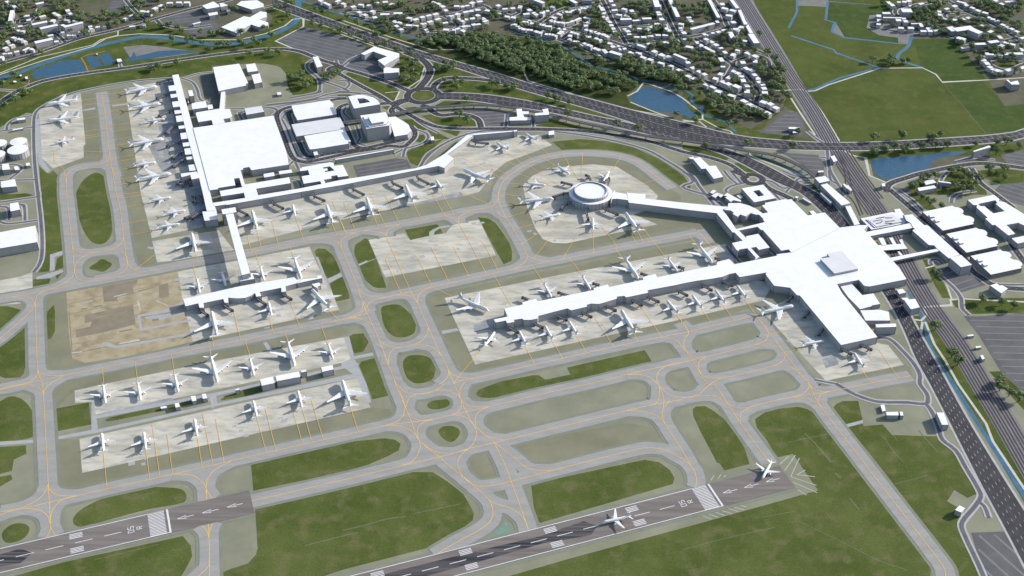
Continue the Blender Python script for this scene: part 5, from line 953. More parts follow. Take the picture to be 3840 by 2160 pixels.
PLANES=[
('j','00',1190,655,948,692,'white four-engined jumbo at the topmost stand of the west pier'),
('j','00',1215,785,968,815,'white four-engined jumbo second from the top along the west pier'),
('s','00',1245,900,1090,918,'small white twin jet between two jumbos on the upper west pier'),
('j','00',1237,1052,972,1092,'white four-engined jumbo third from the top along the west pier'),
('s','00',1178,1227,1010,1250,'small white twin jet between two jumbos on the middle west pier'),
('j','00',1295,1312,1022,1352,'white four-engined jumbo, lowest one along the west pier'),
('j','00',345,792,588,745,'white four-engined jumbo topmost on the small apron at the upper left'),
('j','00',350,918,598,875,'white four-engined jumbo second on the small apron at the upper left'),
('s','00',410,1082,562,1048,'lone small white jet on the small apron at the upper left'),
('s','01',1292,42,1122,68,'small white jet facing right just below the lowest west pier jumbo, first of three'),
('s','01',1402,142,1230,168,'small white jet facing right near the west pier head, middle of three'),
('s','01',1358,243,1180,268,'small white jet facing right near the west pier head, lowest of three'),
('j','01',1447,312,1478,455,'white four-engined jumbo left of the elevated bridge, nose up'),
('j','01',1903,145,1942,288,'white four-engined jumbo right of the elevated bridge tower, nose to the terminal wing'),
('s','01',2208,98,2228,182,'small white jet between two jumbos south of the terminal wing'),
('j','01',2463,100,2512,238,'white four-engined jumbo second from left along the angled pier stands'),
('s','01',1705,712,1672,602,'small white jet just left of the elevated bridge, nose down'),
('j','01',2272,655,2218,490,'large white four-engined jet above the right part of the crooked pier'),
('s','01',1992,668,1965,562,'small white jet just right of the elevated bridge, nose down'),
('s','01',1507,762,1488,655,'small white jet next to the bare earth, above the crooked pier left end'),
('j','01',1597,905,1640,1088,'white four-engined jumbo below the left stub of the crooked pier'),
('s','01',2025,832,2052,938,'small white jet below the middle of the crooked pier'),
('j','01',2350,738,2495,882,'white four-engined jumbo slanting away below the right end of the crooked pier'),
('j','01',1642,1440,1590,1235,'large white four-engined jet in the upper remote row, fourth from the left'),
('s','01',1918,1388,1885,1255,'small white jet in the upper remote row between two large jets'),
('j','01',2224,1318,2170,1122,'large white four-engined jet in the upper remote row, second from the right'),
('s','01',2514,1264,2475,1142,'small white jet at the right end of the upper remote row'),
('s','02',797,147,778,8,'small white jet at the left end of the upper remote row'),
('s','02',1062,125,1040,-10,'small white jet second from left in the upper remote row'),
('s','02',1345,62,1318,-72,'small white jet third from left in the upper remote row'),
('s','02',768,372,782,512,'small white jet at the left end of the lower remote row'),
('s','02',1085,365,1103,503,'small white jet second from left in the lower remote row'),
('s','02',1468,265,1490,402,'small white jet third from left in the lower remote row'),
('s','02',1910,125,1940,252,'small white jet fourth from left in the lower remote row'),
('s','02',2247,52,2280,182,'small white jet fifth from left in the lower remote row'),
('j','D',1702,832,1832,1235,'white four-engined jumbo at the right end of the lower remote row'),
('j','11',190,45,240,182,'white four-engined jumbo third along the angled pier stands'),
('j','10',482,1398,545,1530,'white four-engined jumbo fourth along the angled pier stands, near its bend'),
('s','10',713,1360,765,1435,'small white jet just below the bend of the angled pier'),
('j','10',915,1285,1128,1362,'white four-engined jumbo parked slantwise right of the angled pier bend'),
('s','10',1385,1008,1480,1066,'small white jet near the tip of the angled pier, the right one of two'),
('s','10',1170,1078,1268,1140,'small white jet near the tip of the angled pier, the left one of two'),
('j','H',712,508,190,540,'white four-engined jumbo facing the round satellite from the left'),
('s','H',812,740,505,800,'small white jet lower left of the round satellite, facing right'),
('s','H',592,308,270,268,'small white jet upper left of the round satellite, facing right'),
('s','H',1298,797,1305,985,'small white jet directly below the round satellite, nose up'),
('j','H',1785,718,2000,998,'white four-engined jumbo lower right of the round satellite'),
('s','H',946,138,725,-20,'small white jet above left of the round satellite, nose to lower right'),
('s','H',1455,248,1552,95,'small white jet above right of the round satellite, docked nose down'),
('j','11',1115,902,875,788,'white four-engined jumbo beyond the left tip of the longest pier'),
('s','11',1585,797,1528,690,'small white jet above the longest pier, leftmost'),
('s','11',1880,740,1818,636,'small white jet above the longest pier, second from left'),
('j','11',2240,658,2138,492,'large white four-engined jet above the middle of the longest pier'),
('s','11',2535,603,2463,500,'small white jet above the longest pier between two large jets'),
('s','11',1160,1058,1080,1165,'small white jet below the left tip of the longest pier, nose to upper right'),
('s','11',1340,1050,1398,1158,'small white jet below the longest pier, first docked from the left'),
('s','11',1535,1010,1598,1118,'small white jet below the longest pier, second docked from the left'),
('s','11',1715,973,1782,1082,'small white jet below the longest pier, third docked from the left'),
('j','11',2108,893,2222,1070,'white four-engined jumbo below the middle of the longest pier'),
('s','11',2455,820,2545,922,'small white jet below the longest pier, first right of the jumbo'),
('j','21',222,538,112,385,'large white four-engined jet above the longest pier near the south terminal'),
('s','21',70,780,148,882,'small white jet below the longest pier, second right of the jumbo'),
('s','21',246,742,322,842,'small white jet below the longest pier, third right of the jumbo'),
('s','21',406,705,482,806,'small white jet below the longest pier, fourth right of the jumbo'),
('j','21',840,862,585,905,'white four-engined jumbo facing right beside the south terminal arm'),
('s','21',1068,1127,895,1152,'small white jet facing right beside the south terminal arm'),
('s','21',1290,1213,1368,1330,'small white jet docked at the foot of the south terminal arm'),
('s','12',1970,1050,2188,1000,'small white jet rolling along the right runway past its numbers'),
('s','22',600,718,672,585,'small white jet turning onto the start of the right runway')]
for ty,fr,x0,y0,x1,y1,lab in PLANES:
    proto,Ln,gz=PROTO[ty]
    a=P(fr,x0,y0,gz*.9); b=P(fr,x1,y1,gz*1.3)
    L=math.dist(a,b); ang=math.atan2(a[1]-b[1],a[0]-b[0])
    o=proto if not CNT[ty] else copy_tree(proto)
    CNT[ty]+=1; k=min(1.12,max(.9,L/Ln))
    print('plane',ty,round(L,1),lab[:50])
    ca,sa=math.cos(ang),math.sin(ang)
    o.location=(a[0]-ca*Ln*k/2,a[1]-sa*Ln*k/2,1.1 if fr in('12','22') else .45); o.rotation_euler=(0,0,ang); o.scale=(k,k,k)
    tag(o,lab,'airliner' if ty=='s' else 'jumbo jet','small airliners parked on the stands' if ty=='s' else 'four-engined jets on the stands')
# ================================================================== JET BRIDGES
def beam(V,F,a,b,w_):
    a=Vector(a); b=Vector(b); d=(b-a).normalized(); u=d.cross(Vector((0,0,1)))
    if u.length<.01: u=Vector((1,0,0))
    u=u.normalized()*w_; v=d.cross(u).normalized()*w_; k=len(V)
    for q in (a,b): V+=[tuple(q+u+v),tuple(q-u+v),tuple(q-u-v),tuple(q+u-v)]
    F+=[(k+j,k+(j+1)%4,k+4+(j+1)%4,k+4+j) for j in range(4)]+[(k,k+1,k+2,k+3),(k+7,k+6,k+5,k+4)]
def jet_bridge(fr,pp,label):
    q=[P(fr,x,y,5.5) for x,y in pp]
    a,b=q[0],q[-1]; ang=math.atan2(b[1]-a[1],b[0]-a[0]); root=empty('jet_bridge',(b[0],b[1],0.15),ang); tag(root,label,'jet bridge','jet bridges along the piers')
    ca,sa=math.cos(-ang),math.sin(-ang)
    q=[((x-b[0])*ca-(y-b[1])*sa,(x-b[0])*sa+(y-b[1])*ca) for x,y in q]
    z0,z1=4.2,7.0; V=[];F=[];V2=[];F2=[]
    for i in range(len(q)-1):
        (xa,ya),(xb,yb)=q[i],q[i+1]; l=math.dist(q[i],q[i+1]); dx,dy=(xb-xa)/l,(yb-ya)/l; nx,ny=-dy*1.45,dx*1.45
        if i==len(q)-2: xb-=dx*1.5; yb-=dy*1.5; l-=1.5
        for s1 in (1,-1):
            for z in (z0,z1): beam(V,F,(xa+nx*s1,ya+ny*s1,z),(xb+nx*s1,yb+ny*s1,z),.26)
        m=max(2,int(l/3.2))
        for k in range(m+1):
            t=l*k/m; x,y=xa+dx*t,ya+dy*t
            for s1 in (1,-1):
                beam(V,F,(x+nx*s1,y+ny*s1,z0),(x+nx*s1,y+ny*s1,z1),.16)
                if k<m: t2=l*(k+1)/m; beam(V,F,(x+nx*s1,y+ny*s1,z0 if k%2 else z1),(xa+dx*t2+nx*s1,ya+dy*t2+ny*s1,z1 if k%2 else z0),.12)
            beam(V,F,(x+nx,y+ny,z1),(x-nx,y-ny,z1),.14)
        k=len(V2); f=.86
        for x,y in ((xa,ya),(xb,yb)):
            V2+=[(x+nx*f,y+ny*f,z0+.1),(x+nx*f,y+ny*f,z1-.35),(x-nx*f,y-ny*f,z1-.35),(x-nx*f,y-ny*f,z0+.1)]
        F2+=[(k+j,k+(j+1)%4,k+4+(j+1)%4,k+4+j) for j in range(4)]+[(k,k+1,k+2,k+3)]
    mesh('lattice_frame',V,F,M['steel'],parent=root); mesh('walkway',V2,F2,M['bridgew'],parent=root)
    V=[];F=[]; n=10
    V+=[(2.6*math.cos(2*math.pi*i/n)-.8,2.6*math.sin(2*math.pi*i/n),z0-.3) for i in range(n)]+[(2.4*math.cos(2*math.pi*i/n)-.8,2.4*math.sin(2*math.pi*i/n),z1+.2) for i in range(n)]
    F+=[(i,(i+1)%n,n+(i+1)%n,n+i) for i in range(n)]+[tuple(range(n,2*n))]
    mesh('cabin',V,F,M['steel'],parent=root)
    V=[];F=[]
    beam(V,F,(-5.5,1.2,.9),(-5.5,1.2,4.2),.28); beam(V,F,(-5.5,-1.2,.9),(-5.5,-1.2,4.2),.28); beam(V,F,(-5.5,-2.2,.8),(-5.5,2.2,.8),.35)
    beam(V,F,(-2,-2.2,4.2),(1.5,-4.6,.3),.18)
    mesh('support_leg',V,F,M['steel'],parent=root)
    V=[];F=[]
    for s1 in (1,-1):
        k=len(V); n=10
        for yy in (-.3,.3): V+=[(-5.5+.8*math.cos(2*math.pi*i/n),s1*2.1+yy,.8+.8*math.sin(2*math.pi*i/n)) for i in range(n)]
        F+=[(k+i,k+(i+1)%n,k+n+(i+1)%n,k+n+i) for i in range(n)]+[tuple(range(k,k+n)),tuple(range(k+n,k+2*n))]
    mesh('wheel',V,F,M['black'],parent=root)
    x,y=q[1] if len(q)>2 else (q[0][0]*.85,q[0][1]*.85); V=[];F=[]; beam(V,F,(x,y,0),(x,y,4.2),.75); mesh('column',V,F,M['steel'],parent=root)
JB=[('E',[((350,155),(290,158),(112,205)),((305,375),(250,385),(105,445)),((365,620),(300,630),(140,705)),((420,850),(350,865),(245,965)),((488,1095),(440,1105),(260,1165)),((520,1240),(480,1255),(338,1340)),((552,1355),(510,1365),(345,1470))],'dark truss jet bridge on the left side of the west pier, {} from its top'),
('F',[((88,458),(15,530)),((132,475),(112,560)),((170,465),(225,540))],'short dark jet bridge under the wide west pier gate building, {} from left'),
('F',[((408,693),(245,710)),((425,770),(252,792)),((445,912),(380,935),(128,1045)),((445,935),(380,955),(212,1040))],'dark jet bridge near the foot of the west pier, {} from above'),
('F',[((910,868),(925,915),(1080,990)),((1447,775),(1465,820),(1620,895)),((2066,662),(2082,710),(2242,778))],'dark jet bridge on the south side of the terminal wing, {} from left'),
('10',[((78,1405),(88,1430),(170,1470)),((375,1360),(390,1385),(462,1418)),((567,1325),(580,1348),(658,1388)),((982,1055),(1012,1075),(1108,1085))],'dark jet bridge on the angled pier, {} from left'),
('01',[((1505,890),(1572,935)),((1685,855),(1757,898)),((1940,808),(2008,852)),((2130,770),(2200,812))],'dark jet bridge below the crooked pier, {} from left'),
('H',[((1000,300),(825,258)),((1268,228),(1240,170),(1195,150)),((1530,288),(1545,195)),((935,425),(860,425),(690,482)),((988,560),(920,565),(810,665)),((1228,650),(1195,690),(1232,820)),((1460,635),(1490,672),(1680,748))],'dark jet bridge radiating from the round satellite, {} in turn clockwise from upper left'),
('11',[((1412,815),(1366,797)),((1715,785),(1636,760)),((1950,705),(1900,692)),((2310,632),(2262,617)),((2590,580),(2546,567))],'dark jet bridge on the upper side of the longest pier, {} from left'),
('11',[((1262,1022),(1332,1062)),((1447,990),(1522,1026)),((1625,935),(1702,968)),((1812,910),(1888,945)),((1992,860),(2072,897)),((2190,818),(2270,856)),((2312,795),(2396,830)),((2535,745),(2612,782))],'dark jet bridge on the lower side of the longest pier, {} from left'),
('21',[((140,702),(220,742)),((295,672),(376,708))],'dark jet bridge below the longest pier near the south terminal, {} from left'),
('21',[((292,520),(245,500)),((832,780),(796,825)),((955,898),(917,945)),((1062,1028),(1026,1080)),((1197,1183),(1275,1225)),((1335,1150),(1425,1192))],'dark jet bridge around the south terminal arm, {} going clockwise')]
ORD=['first','second','third','fourth','fifth','sixth','seventh','eighth','ninth','tenth']+['%dth'%i for i in range(11,60)]
for fr,ls,lab in JB:
    for i,pp in enumerate(ls): jet_bridge(fr,pp,lab.format(ORD[i]))
# ================================================================== HOUSES
def house_proto(var):
    root=empty('house'); 
    if var==0: parts=[(-.5,-.5,.5,.5,0,1)]
    elif var==1: parts=[(-.5,-.5,.12,.5,0,1),(.12,-.42,.5,.42,0,.72)]
    else: parts=[(-.5,-.5,.5,.12,0,1),(-.5,.12,.0,.5,0,1)]
    V=[];F=[];V2=[];F2=[];mi=[]
    for x0,y0,x1,y1,z0,z1 in parts:
        k=len(V); V+=[(x,y,z) for z in (z0,z1-.06) for x,y in ((x0,y0),(x1,y0),(x1,y1),(x0,y1))]
        F+=[(k+j,k+(j+1)%4,k+4+(j+1)%4,k+4+j) for j in range(4)]
        e=.008; k=len(V2); V2+=[(x,y,z) for z in (z1-.06,z1) for x,y in ((x0-e,y0-e),(x1+e,y0-e),(x1+e,y1+e),(x0-e,y1+e))]
        F2+=[(k+j,k+(j+1)%4,k+4+(j+1)%4,k+4+j) for j in range(4)]+[(k+4,k+5,k+6,k+7)]; mi+=[1]*4+[0]
        if var==1 and z1<1: pass
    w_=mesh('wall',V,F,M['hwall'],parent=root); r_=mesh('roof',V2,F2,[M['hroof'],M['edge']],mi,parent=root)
    return root,w_,r_
HP=[house_proto(v) for v in range(3)]; HUSED=[False]*3
# frame | where | width,depth,height | roof centres
ROWS="""K|in the front row above the river road|13,10,8|20,862 75,808 150,800 252,780 485,732
K|in the second row above the river road|13,10,8|82,712 178,672 368,618 318,592 282,582 118,625 206,560
K|near the long block beside the short side road|15,10,7|762,530 850,612 930,492
K|under trees in the river road row|12,10,8|1042,532 1115,525 1215,482 1310,470 1385,430 1475,405 1562,395 1362,392
K|beyond the side street in the river road row|13,10,9|1665,320 1898,265 1988,230 2165,170 2250,172 2345,130 2430,85
K|across the road from the river road row|15,9,6|1998,395 2152,380
K|in the top left corner cluster|18,10,7|115,20 290,18 175,55 215,92
K|around the turning circle above the long blocks|15,10,6|820,195 875,225 1022,155 1060,205 1010,298 1130,318 640,240 400,235 792,305
K|left of the two long blocks|11,10,8|305,395 265,460 342,468 185,412 433,305
00|along the top edge left of the motorway|16,11,9|1075,82 1125,90 1170,62 1210,40 1280,22 1350,18 1410,18
00|at the top right of the motorway beside the stream|16,10,8|2455,22 2480,35 2550,5 2420,5
10|in the upper rows at the top left of the motorway side|13,11,8|90,48 148,32 210,38 268,22 332,15 382,30 15,28 235,80 135,90 180,110
10|on the street below the far left hedge trees|22,12,11|328,102 428,98
10|beside the curved street near the motorway stream|14,11,8|253,130 405,160 418,195 448,215 438,168 512,132 562,142 612,130 660,118 712,102
10|along the crescent above the wood, lower row|15,11,9|510,188 560,190 620,175 670,158 728,140 645,228 690,268
10|along the crescent above the wood, right row|16,11,9|790,222 842,225 882,210 925,200 960,190 1000,185 1035,178 1088,160 920,230
10|inside the crescent streets above the wood|15,11,9|785,168 830,120 880,98 890,145 915,155 950,145 990,140 1030,112 1072,138 870,105
10|on the upper crescent street|15,11,8|790,75 765,50 735,30 700,15 870,42 915,45 950,40 985,22 1045,12 940,88 985,78 1030,75
10|along the second street at the top|14,11,8|1105,78 1150,88 1185,98 1250,120 1300,130 1235,68 1295,62 1345,55 1350,45 1185,38
L|in the long terrace north of the wood, upper side|13,11,8|35,258 120,295 185,318 225,322 258,308 300,350 340,352 425,372 475,380 530,392 575,395 640,425 700,432 780,435
L|in the long terrace north of the wood, lower side|13,11,9|10,365 45,372 92,388 125,412 180,435 245,452 295,448 345,458 380,478 430,490 475,465 520,510 560,515 605,520 655,530
L|at the bend left of the crossroads|14,12,9|718,495 750,470 195,210 240,205 265,145 328,195 370,210 455,195 495,170 540,165 615,100
L|along the top of the triangle street|13,11,8|620,250 650,262 700,212 735,220 785,180 825,178 880,180 915,150 970,140 1010,148 1055,125 1100,115 1150,98 1190,95 1300,85
L|inside the triangle street|14,11,9|595,305 640,325 705,330 770,345
L|in the middle of the triangle near the courtyard|13,11,9|1115,385 1130,440 1185,460 1265,475 1310,500 1380,515 1440,545 1520,520
L|down the left side of the straight street|13,11,8|1350,110 1370,140 1380,195 1388,245 1425,260 1440,295 1480,325 1500,385 1530,435 1558,475
L|down the right side of the straight street|14,11,9|1495,15 1535,75 1550,145 1615,220 1735,238 1695,130 1810,160 1845,205
L|around the square east of the straight street|15,11,8|1710,435 1750,465 1768,515 1885,555 1985,562 2090,548 2205,525 2315,525 1930,425 2050,440 2190,362 2118,405 2320,385 2330,435 2370,465 1795,395
L|below the straight street corner|13,11,9|875,528 905,490 950,498 990,515 1055,540 1130,548 1170,550 1275,582 1335,605 1350,625 1475,645 1525,700 1595,690
L|along the street on the woodland edge|13,11,9|880,590 945,612 990,625 1060,665 1095,655 1150,680 1185,690 1255,722 1310,742 1390,758 1420,790 1305,825
L|right of the woodland edge block|14,11,9|1640,735 1700,730 1800,780 1910,800 2060,650 2210,80
L|near the top of the avenue|15,12,9|1850,655 2320,635 2480,620 2215,185 2225,215 2260,280 2150,775 2265,815 2370,855
M|along the lower street towards the railway, left part|15,11,8|50,535 155,570 318,630 458,670 595,740 730,830 820,865 1000,950 1100,995
M|along the lower street towards the railway, upper side|14,12,9|218,455 332,500 440,535 725,620 800,695 895,755 975,800 1140,855 1215,785
M|along the street north of the long roofs|14,11,9|870,310 920,360 665,165 1000,265 1080,300 1150,345 1215,395 1285,460 990,195 1085,180 1185,150 1268,125 620,105 1450,120 1580,285
M|between the fork and the railway|15,12,9|1405,495 1465,440 1630,480 1740,525 1555,618 1740,600 1610,700 1685,745 1730,805 1775,850
M|on the right of the sweeping road to the railway|15,13,10|1800,920 1845,955 1875,1000 1885,1080 1865,1210 1970,1245 2055,1290
M|inside the sweeping road to the railway|16,13,10|1415,755 1480,780 1540,835 1560,890 1345,850 1260,910 1335,950 1615,970 1615,1060
M|along the street end by the lower wood|16,12,9|1185,1050 1385,1110 1570,1200 1655,1245 1745,1295 1845,1340 1930,1385
M|at the top beside the small roundabout|14,11,9|260,40 390,65 400,105 435,140 55,235 160,225 275,200 382,200 180,90 120,120 545,295 665,270 390,315 620,35
20|in the upper streets left of the railway|16,12,9|300,25 318,62 350,118 50,135 65,158 440,205 415,225 378,78
N|along the top edge of the right suburb|15,11,9|540,30 695,25 770,30 840,10 590,75 1025,60 880,95 1280,15
N|along the diagonal road of the right suburb|14,11,7|1600,20 1675,40 1710,72 1800,120 1885,155 1990,185 2045,260 2105,290 2180,305 2260,375 2335,405 2395,435 2470,470
N|around the oval close of the right suburb|14,11,7|1530,90 1415,130 1300,170 1305,215 1385,285 1540,297 1740,270 1680,285 1170,350
N|beside the field corner of the right suburb|15,12,9|385,235 393,300 383,360 765,280 790,325 720,420 870,425 1060,465 1160,465 1140,425 1255,450
N|under the big block of the right suburb|17,11,8|1950,395 2075,470 2000,505 2215,555 2240,680 2310,640 2405,660 2540,750
N|in the even row above the loop green|26,14,9|2055,812 2195,815 2340,812 2490,812
N|around the loop green|17,13,9|1950,860 1965,900 2020,955 2078,1020 2190,1065 2350,1060 2470,1035 2560,1010
N|in the far right corner|15,11,8|2145,12 2245,55 2330,25 2415,20 2560,570"""
BIG="""K|185,155,152,318,9.5,60,tall white block standing alone among trees at the far left top
K|480,372,712,325,11,85,long white block above the river road, the upper left of a pair
K|605,432,870,375,12,80,long white block above the river road, the lower one of a pair
K|965,408,1252,338,11,95,long white block above the river road, right of the pair
K|930,372,1000,405,8,95,white wing at the left end of the right long block above the river road
K|525,645,795,585,14,75,long low white block fronting the river road at the far left
K|350,765,445,718,8,42,white block with notch in the front row of the river road
K|540,62,662,38,11,45,white flat block near the top left green
L|280,-30,480,48,11,90,long tall dark-walled block beside the green playing field at the top
L|880,-5,975,48,10,42,white block beside the short street right of the playing field
L|812,348,938,310,8,45,white angled terrace inside the triangle street
L|948,312,1035,268,8,42,white slanted terrace piece beside the courtyard green
L|1082,260,1200,290,9,22,white bent terrace at the top of the courtyard green
L|1205,302,1120,350,8,22,white bent terrace at the right of the courtyard green
L|1635,290,1805,284,11,75,white block along the square street, leftmost of three
L|1820,312,1950,302,8,42,white block along the square street, middle of three
L|1965,280,2105,275,10,60,white block along the square street, rightmost of three
L|2165,0,2198,105,14,95,tall white tower block beside the avenue top
L|2360,-60,2508,255,10,62,very long white terrace running beside the avenue
L|1475,775,1650,828,11,75,white block on the street at the woodland edge
L|1892,672,2020,715,9,52,white long block below the avenue crossroads
L|1050,-14,1200,-12,14,60,tall white block cut by the top edge
M|768,118,1120,30,10,70,very long white block north of the street fork
M|512,492,700,572,8,90,long tall white block on the lower street
M|968,382,1138,478,9,42,long low white block beside the street north of the trees
M|1205,548,1248,608,10,58,white block at the fork, the upper of two
M|1216,686,1288,686,8,60,white block at the fork, the lower of two
M|688,378,800,398,11,42,white square block among the trees
M|1355,162,1412,262,12,66,white slab block near the level street left of the railway
M|1670,190,1762,332,14,68,big white block tight beside the railway
M|1608,50,1682,182,9,30,long white block beside the railway above the biggest one
M|1558,-5,1605,40,9,42,white block beside the railway at the top of the line
M|1395,0,1425,32,12,60,white block facing the railway blocks near the top
M|1155,-10,1180,22,8,45,white end block of the street near the top
20|428,75,475,185,8,26,very long white terrace right beside the railway at the top
20|362,-10,415,62,9,30,long white block beside the railway at the very top
20|190,-20,272,132,8,26,very long white terrace left of the railway street at the top
M|1412,958,1512,1002,13,75,biggest white cube house on the lower street
N|728,156,882,158,22,90,big white cube block inside the bend of the right suburb
N|440,198,560,198,11,50,white block at the field corner of the right suburb, upper piece
N|450,264,728,268,6,60,long thin white block at the field corner of the right suburb
N|642,302,722,305,14,80,white block at the field corner of the right suburb, lower right piece
N|872,358,1020,355,6,55,white U-shaped block front in the right suburb
N|1005,350,1038,405,8,62,white U-shaped block wing in the right suburb
N|1440,405,1535,468,18,66,white slanted end wing of the large block group in the right suburb
N|1530,452,1800,412,20,68,longest white piece of the large block group in the right suburb
N|1760,432,1925,500,18,98,tallest white piece of the large block group in the right suburb
N|1565,565,1690,600,14,60,white block between field edge and the large block group
N|1770,668,1995,660,11,72,long white block below the large block group
N|2045,640,2190,620,13,55,white block right of the long block in the right suburb
N|1628,728,1758,718,8,40,low white block at the field edge of the right suburb"""
ROWNO=0; HC=[]
for ln in ROWS.split('\n'):
    fr,nm,dm,ps=ln.split('|'); W,D,Hh=map(float,dm.split(',')); W*=.92; D*=.9; Hh*=1.05
    pp=[tuple(map(float,t.split(','))) for t in ps.split()]
    wp=[P(fr,x,y,Hh) for x,y in pp]; order=sorted(range(len(pp)),key=lambda i:pp[i][0]); rank={i:k for k,i in enumerate(order)}
    for i,(x,y) in enumerate(wp):
        best=None
        for j,(u,v) in enumerate(wp):
            if j!=i:
                d=math.dist((x,y),(u,v))
                if best is None or d<best[0]: best=(d,u-x,v-y)
        a=math.atan2(best[2],best[1]) if best[0]<34 else R.choice([.33,-.4,.33,1.9])
        sc=R.uniform(.88,1.12); w_=W*sc
        if best[0]<34: w_=min(w_,max(6,best[0]*.88)) if best[0]>8 else 8
        HC.append((x,y,a,w_,D*R.uniform(.88,1.1),Hh*R.uniform(.82,1.1),R.choice([0,0,0,1,2]),'white house %s, %s from left'%(nm,ORD[rank[i]]),'house','houses '+nm))
HC.sort(key=lambda t:t[1])
print('houses',len(HC))
for ln in BIG.split('\n'):
    fr,rest=ln.split('|'); x0,y0,x1,y1,wd,wp,lab=rest.split(',',6)
    x0,y0,x1,y1,wd,wp=map(float,(x0,y0,x1,y1,wd,wp)); h=height_of(fr,x1,y1,wp)
    a=P(fr,x0,y0,h); b=P(fr,x1,y1,h); l=math.dist(a,b); nx,ny=-(b[1]-a[1])/l*wd/2,(b[0]-a[0])/l*wd/2
    building('apartment_block','apartment block',lab,[(a[0]+nx,a[1]+ny),(a[0]-nx,a[1]-ny),(b[0]-nx,b[1]-ny),(b[0]+nx,b[1]+ny)],h)
def place_house(t):
    x,y,a,w_,d,h,v,lab,cat,grp=t
    rt,wl,rf=HP[v]
    if not HUSED[v]: o=rt; HUSED[v]=True
    else:
        o=rt.copy(); col.objects.link(o)
        for ch in (wl,rf): c=ch.copy(); col.objects.link(c); c.parent=o
    o.location=(x,y,0); o.rotation_euler=(0,0,a); o.scale=(w_,d,h)
    tag(o,' '.join(lab.split()[:99]),cat,grp)
NH=300
for t in HC[:NH]: place_house(t)
V=[];F=[];mi=[]
for x,y,a,w_,d,h,v,*_ in HC[NH:]:
    ca,sa=math.cos(a),math.sin(a)
    for z0,z1,e in ((0,h*.94,0),(h*.94,h,.1)):
        k=len(V)
        for z in (z0,z1):
            V+=[(x+u*(w_/2+e)*ca-q*(d/2+e)*sa,y+u*(w_/2+e)*sa+q*(d/2+e)*ca,z) for u,q in ((-1,-1),(1,-1),(1,1),(-1,1))]
        F+=[(k+j,k+(j+1)%4,k+4+(j+1)%4,k+4+j) for j in range(4)]; mi+=[0 if z0==0 else 2]*4
    F.append((k+4,k+5,k+6,k+7)); mi.append(1)
o=mesh('distant_houses',V,F,[M['hwall'],M['hroof'],M['edge']],mi); tag(o,'farthest small white houses spread along the top of the suburbs','houses',kind='stuff')
# ================================================================== TREES
def crown_geo(seed,nl,ntri,wide=1.0):
    r=random.Random(seed); V=[];F=[]
    lobes=[]
    for i in range(nl):
        a=r.uniform(0,2*math.pi); q=r.uniform(0,1)**.55*4.0*wide; z=7.2+r.uniform(-2.4,3.6)*(1-q/6.5)
        lobes.append((q*math.cos(a),q*math.sin(a),z,r.uniform(1.9,2.9)))
    for i in range(ntri):
        lx,ly,lz,lr=lobes[i%nl]
        while True:
            u=Vector((r.uniform(-1,1),r.uniform(-1,1),r.uniform(-1,1)))
            if .05<u.length<1: break
        u=u.normalized()*r.uniform(.6,1.16)
        c=Vector((lx+u.x*lr,ly+u.y*lr,lz+u.z*lr*.8))
        nrm=(u+Vector((r.uniform(-.5,.5),r.uniform(-.5,.5),r.uniform(-.2,.6)))).normalized()
        t1=nrm.cross(Vector((r.uniform(-1,1),r.uniform(-1,1),r.uniform(-1,1)))).normalized(); t2=nrm.cross(t1); s=r.uniform(.32,.68)
        k=len(V); V+=[tuple(c+t1*s),tuple(c+t2*s*.8),tuple(c-t1*s),tuple(c-t2*s*.7)]; F.append((k,k+1,k+2,k+3))
    return V,F
def trunk_geo(seed):
    r=random.Random(seed); V=[];F=[]
    def lim(a,b,r0,r1):
        k=len(V); n=6
        for p,rr in ((a,r0),(b,r1)): V.extend((p[0]+rr*math.cos(2*math.pi*i/n),p[1]+rr*math.sin(2*math.pi*i/n),p[2]) for i in range(n))
        F.extend((k+i,k+(i+1)%n,k+n+(i+1)%n,k+n+i) for i in range(n))
    lim((0,0,0),(.1,0,5.0),.4,.28)
    for i in range(4):
        a=r.uniform(0,6.28); lim((.1,0,4.4+i*.3),(2.5*math.cos(a),2.5*math.sin(a),7.6),.2,.08)
    return V,F
TP=[]
for i in range(6):
    t=empty('broadleaf_tree'); kx=mesh('trunk',*trunk_geo(i),M['bark'],parent=t); cr=mesh('crown',*crown_geo(100+i,12+i,1050,(.85,1.0,1.1,.9,1.05,.95)[i]),M['leaf'],parent=t); TP.append((t,kx,cr))
TUSED=[False]*6
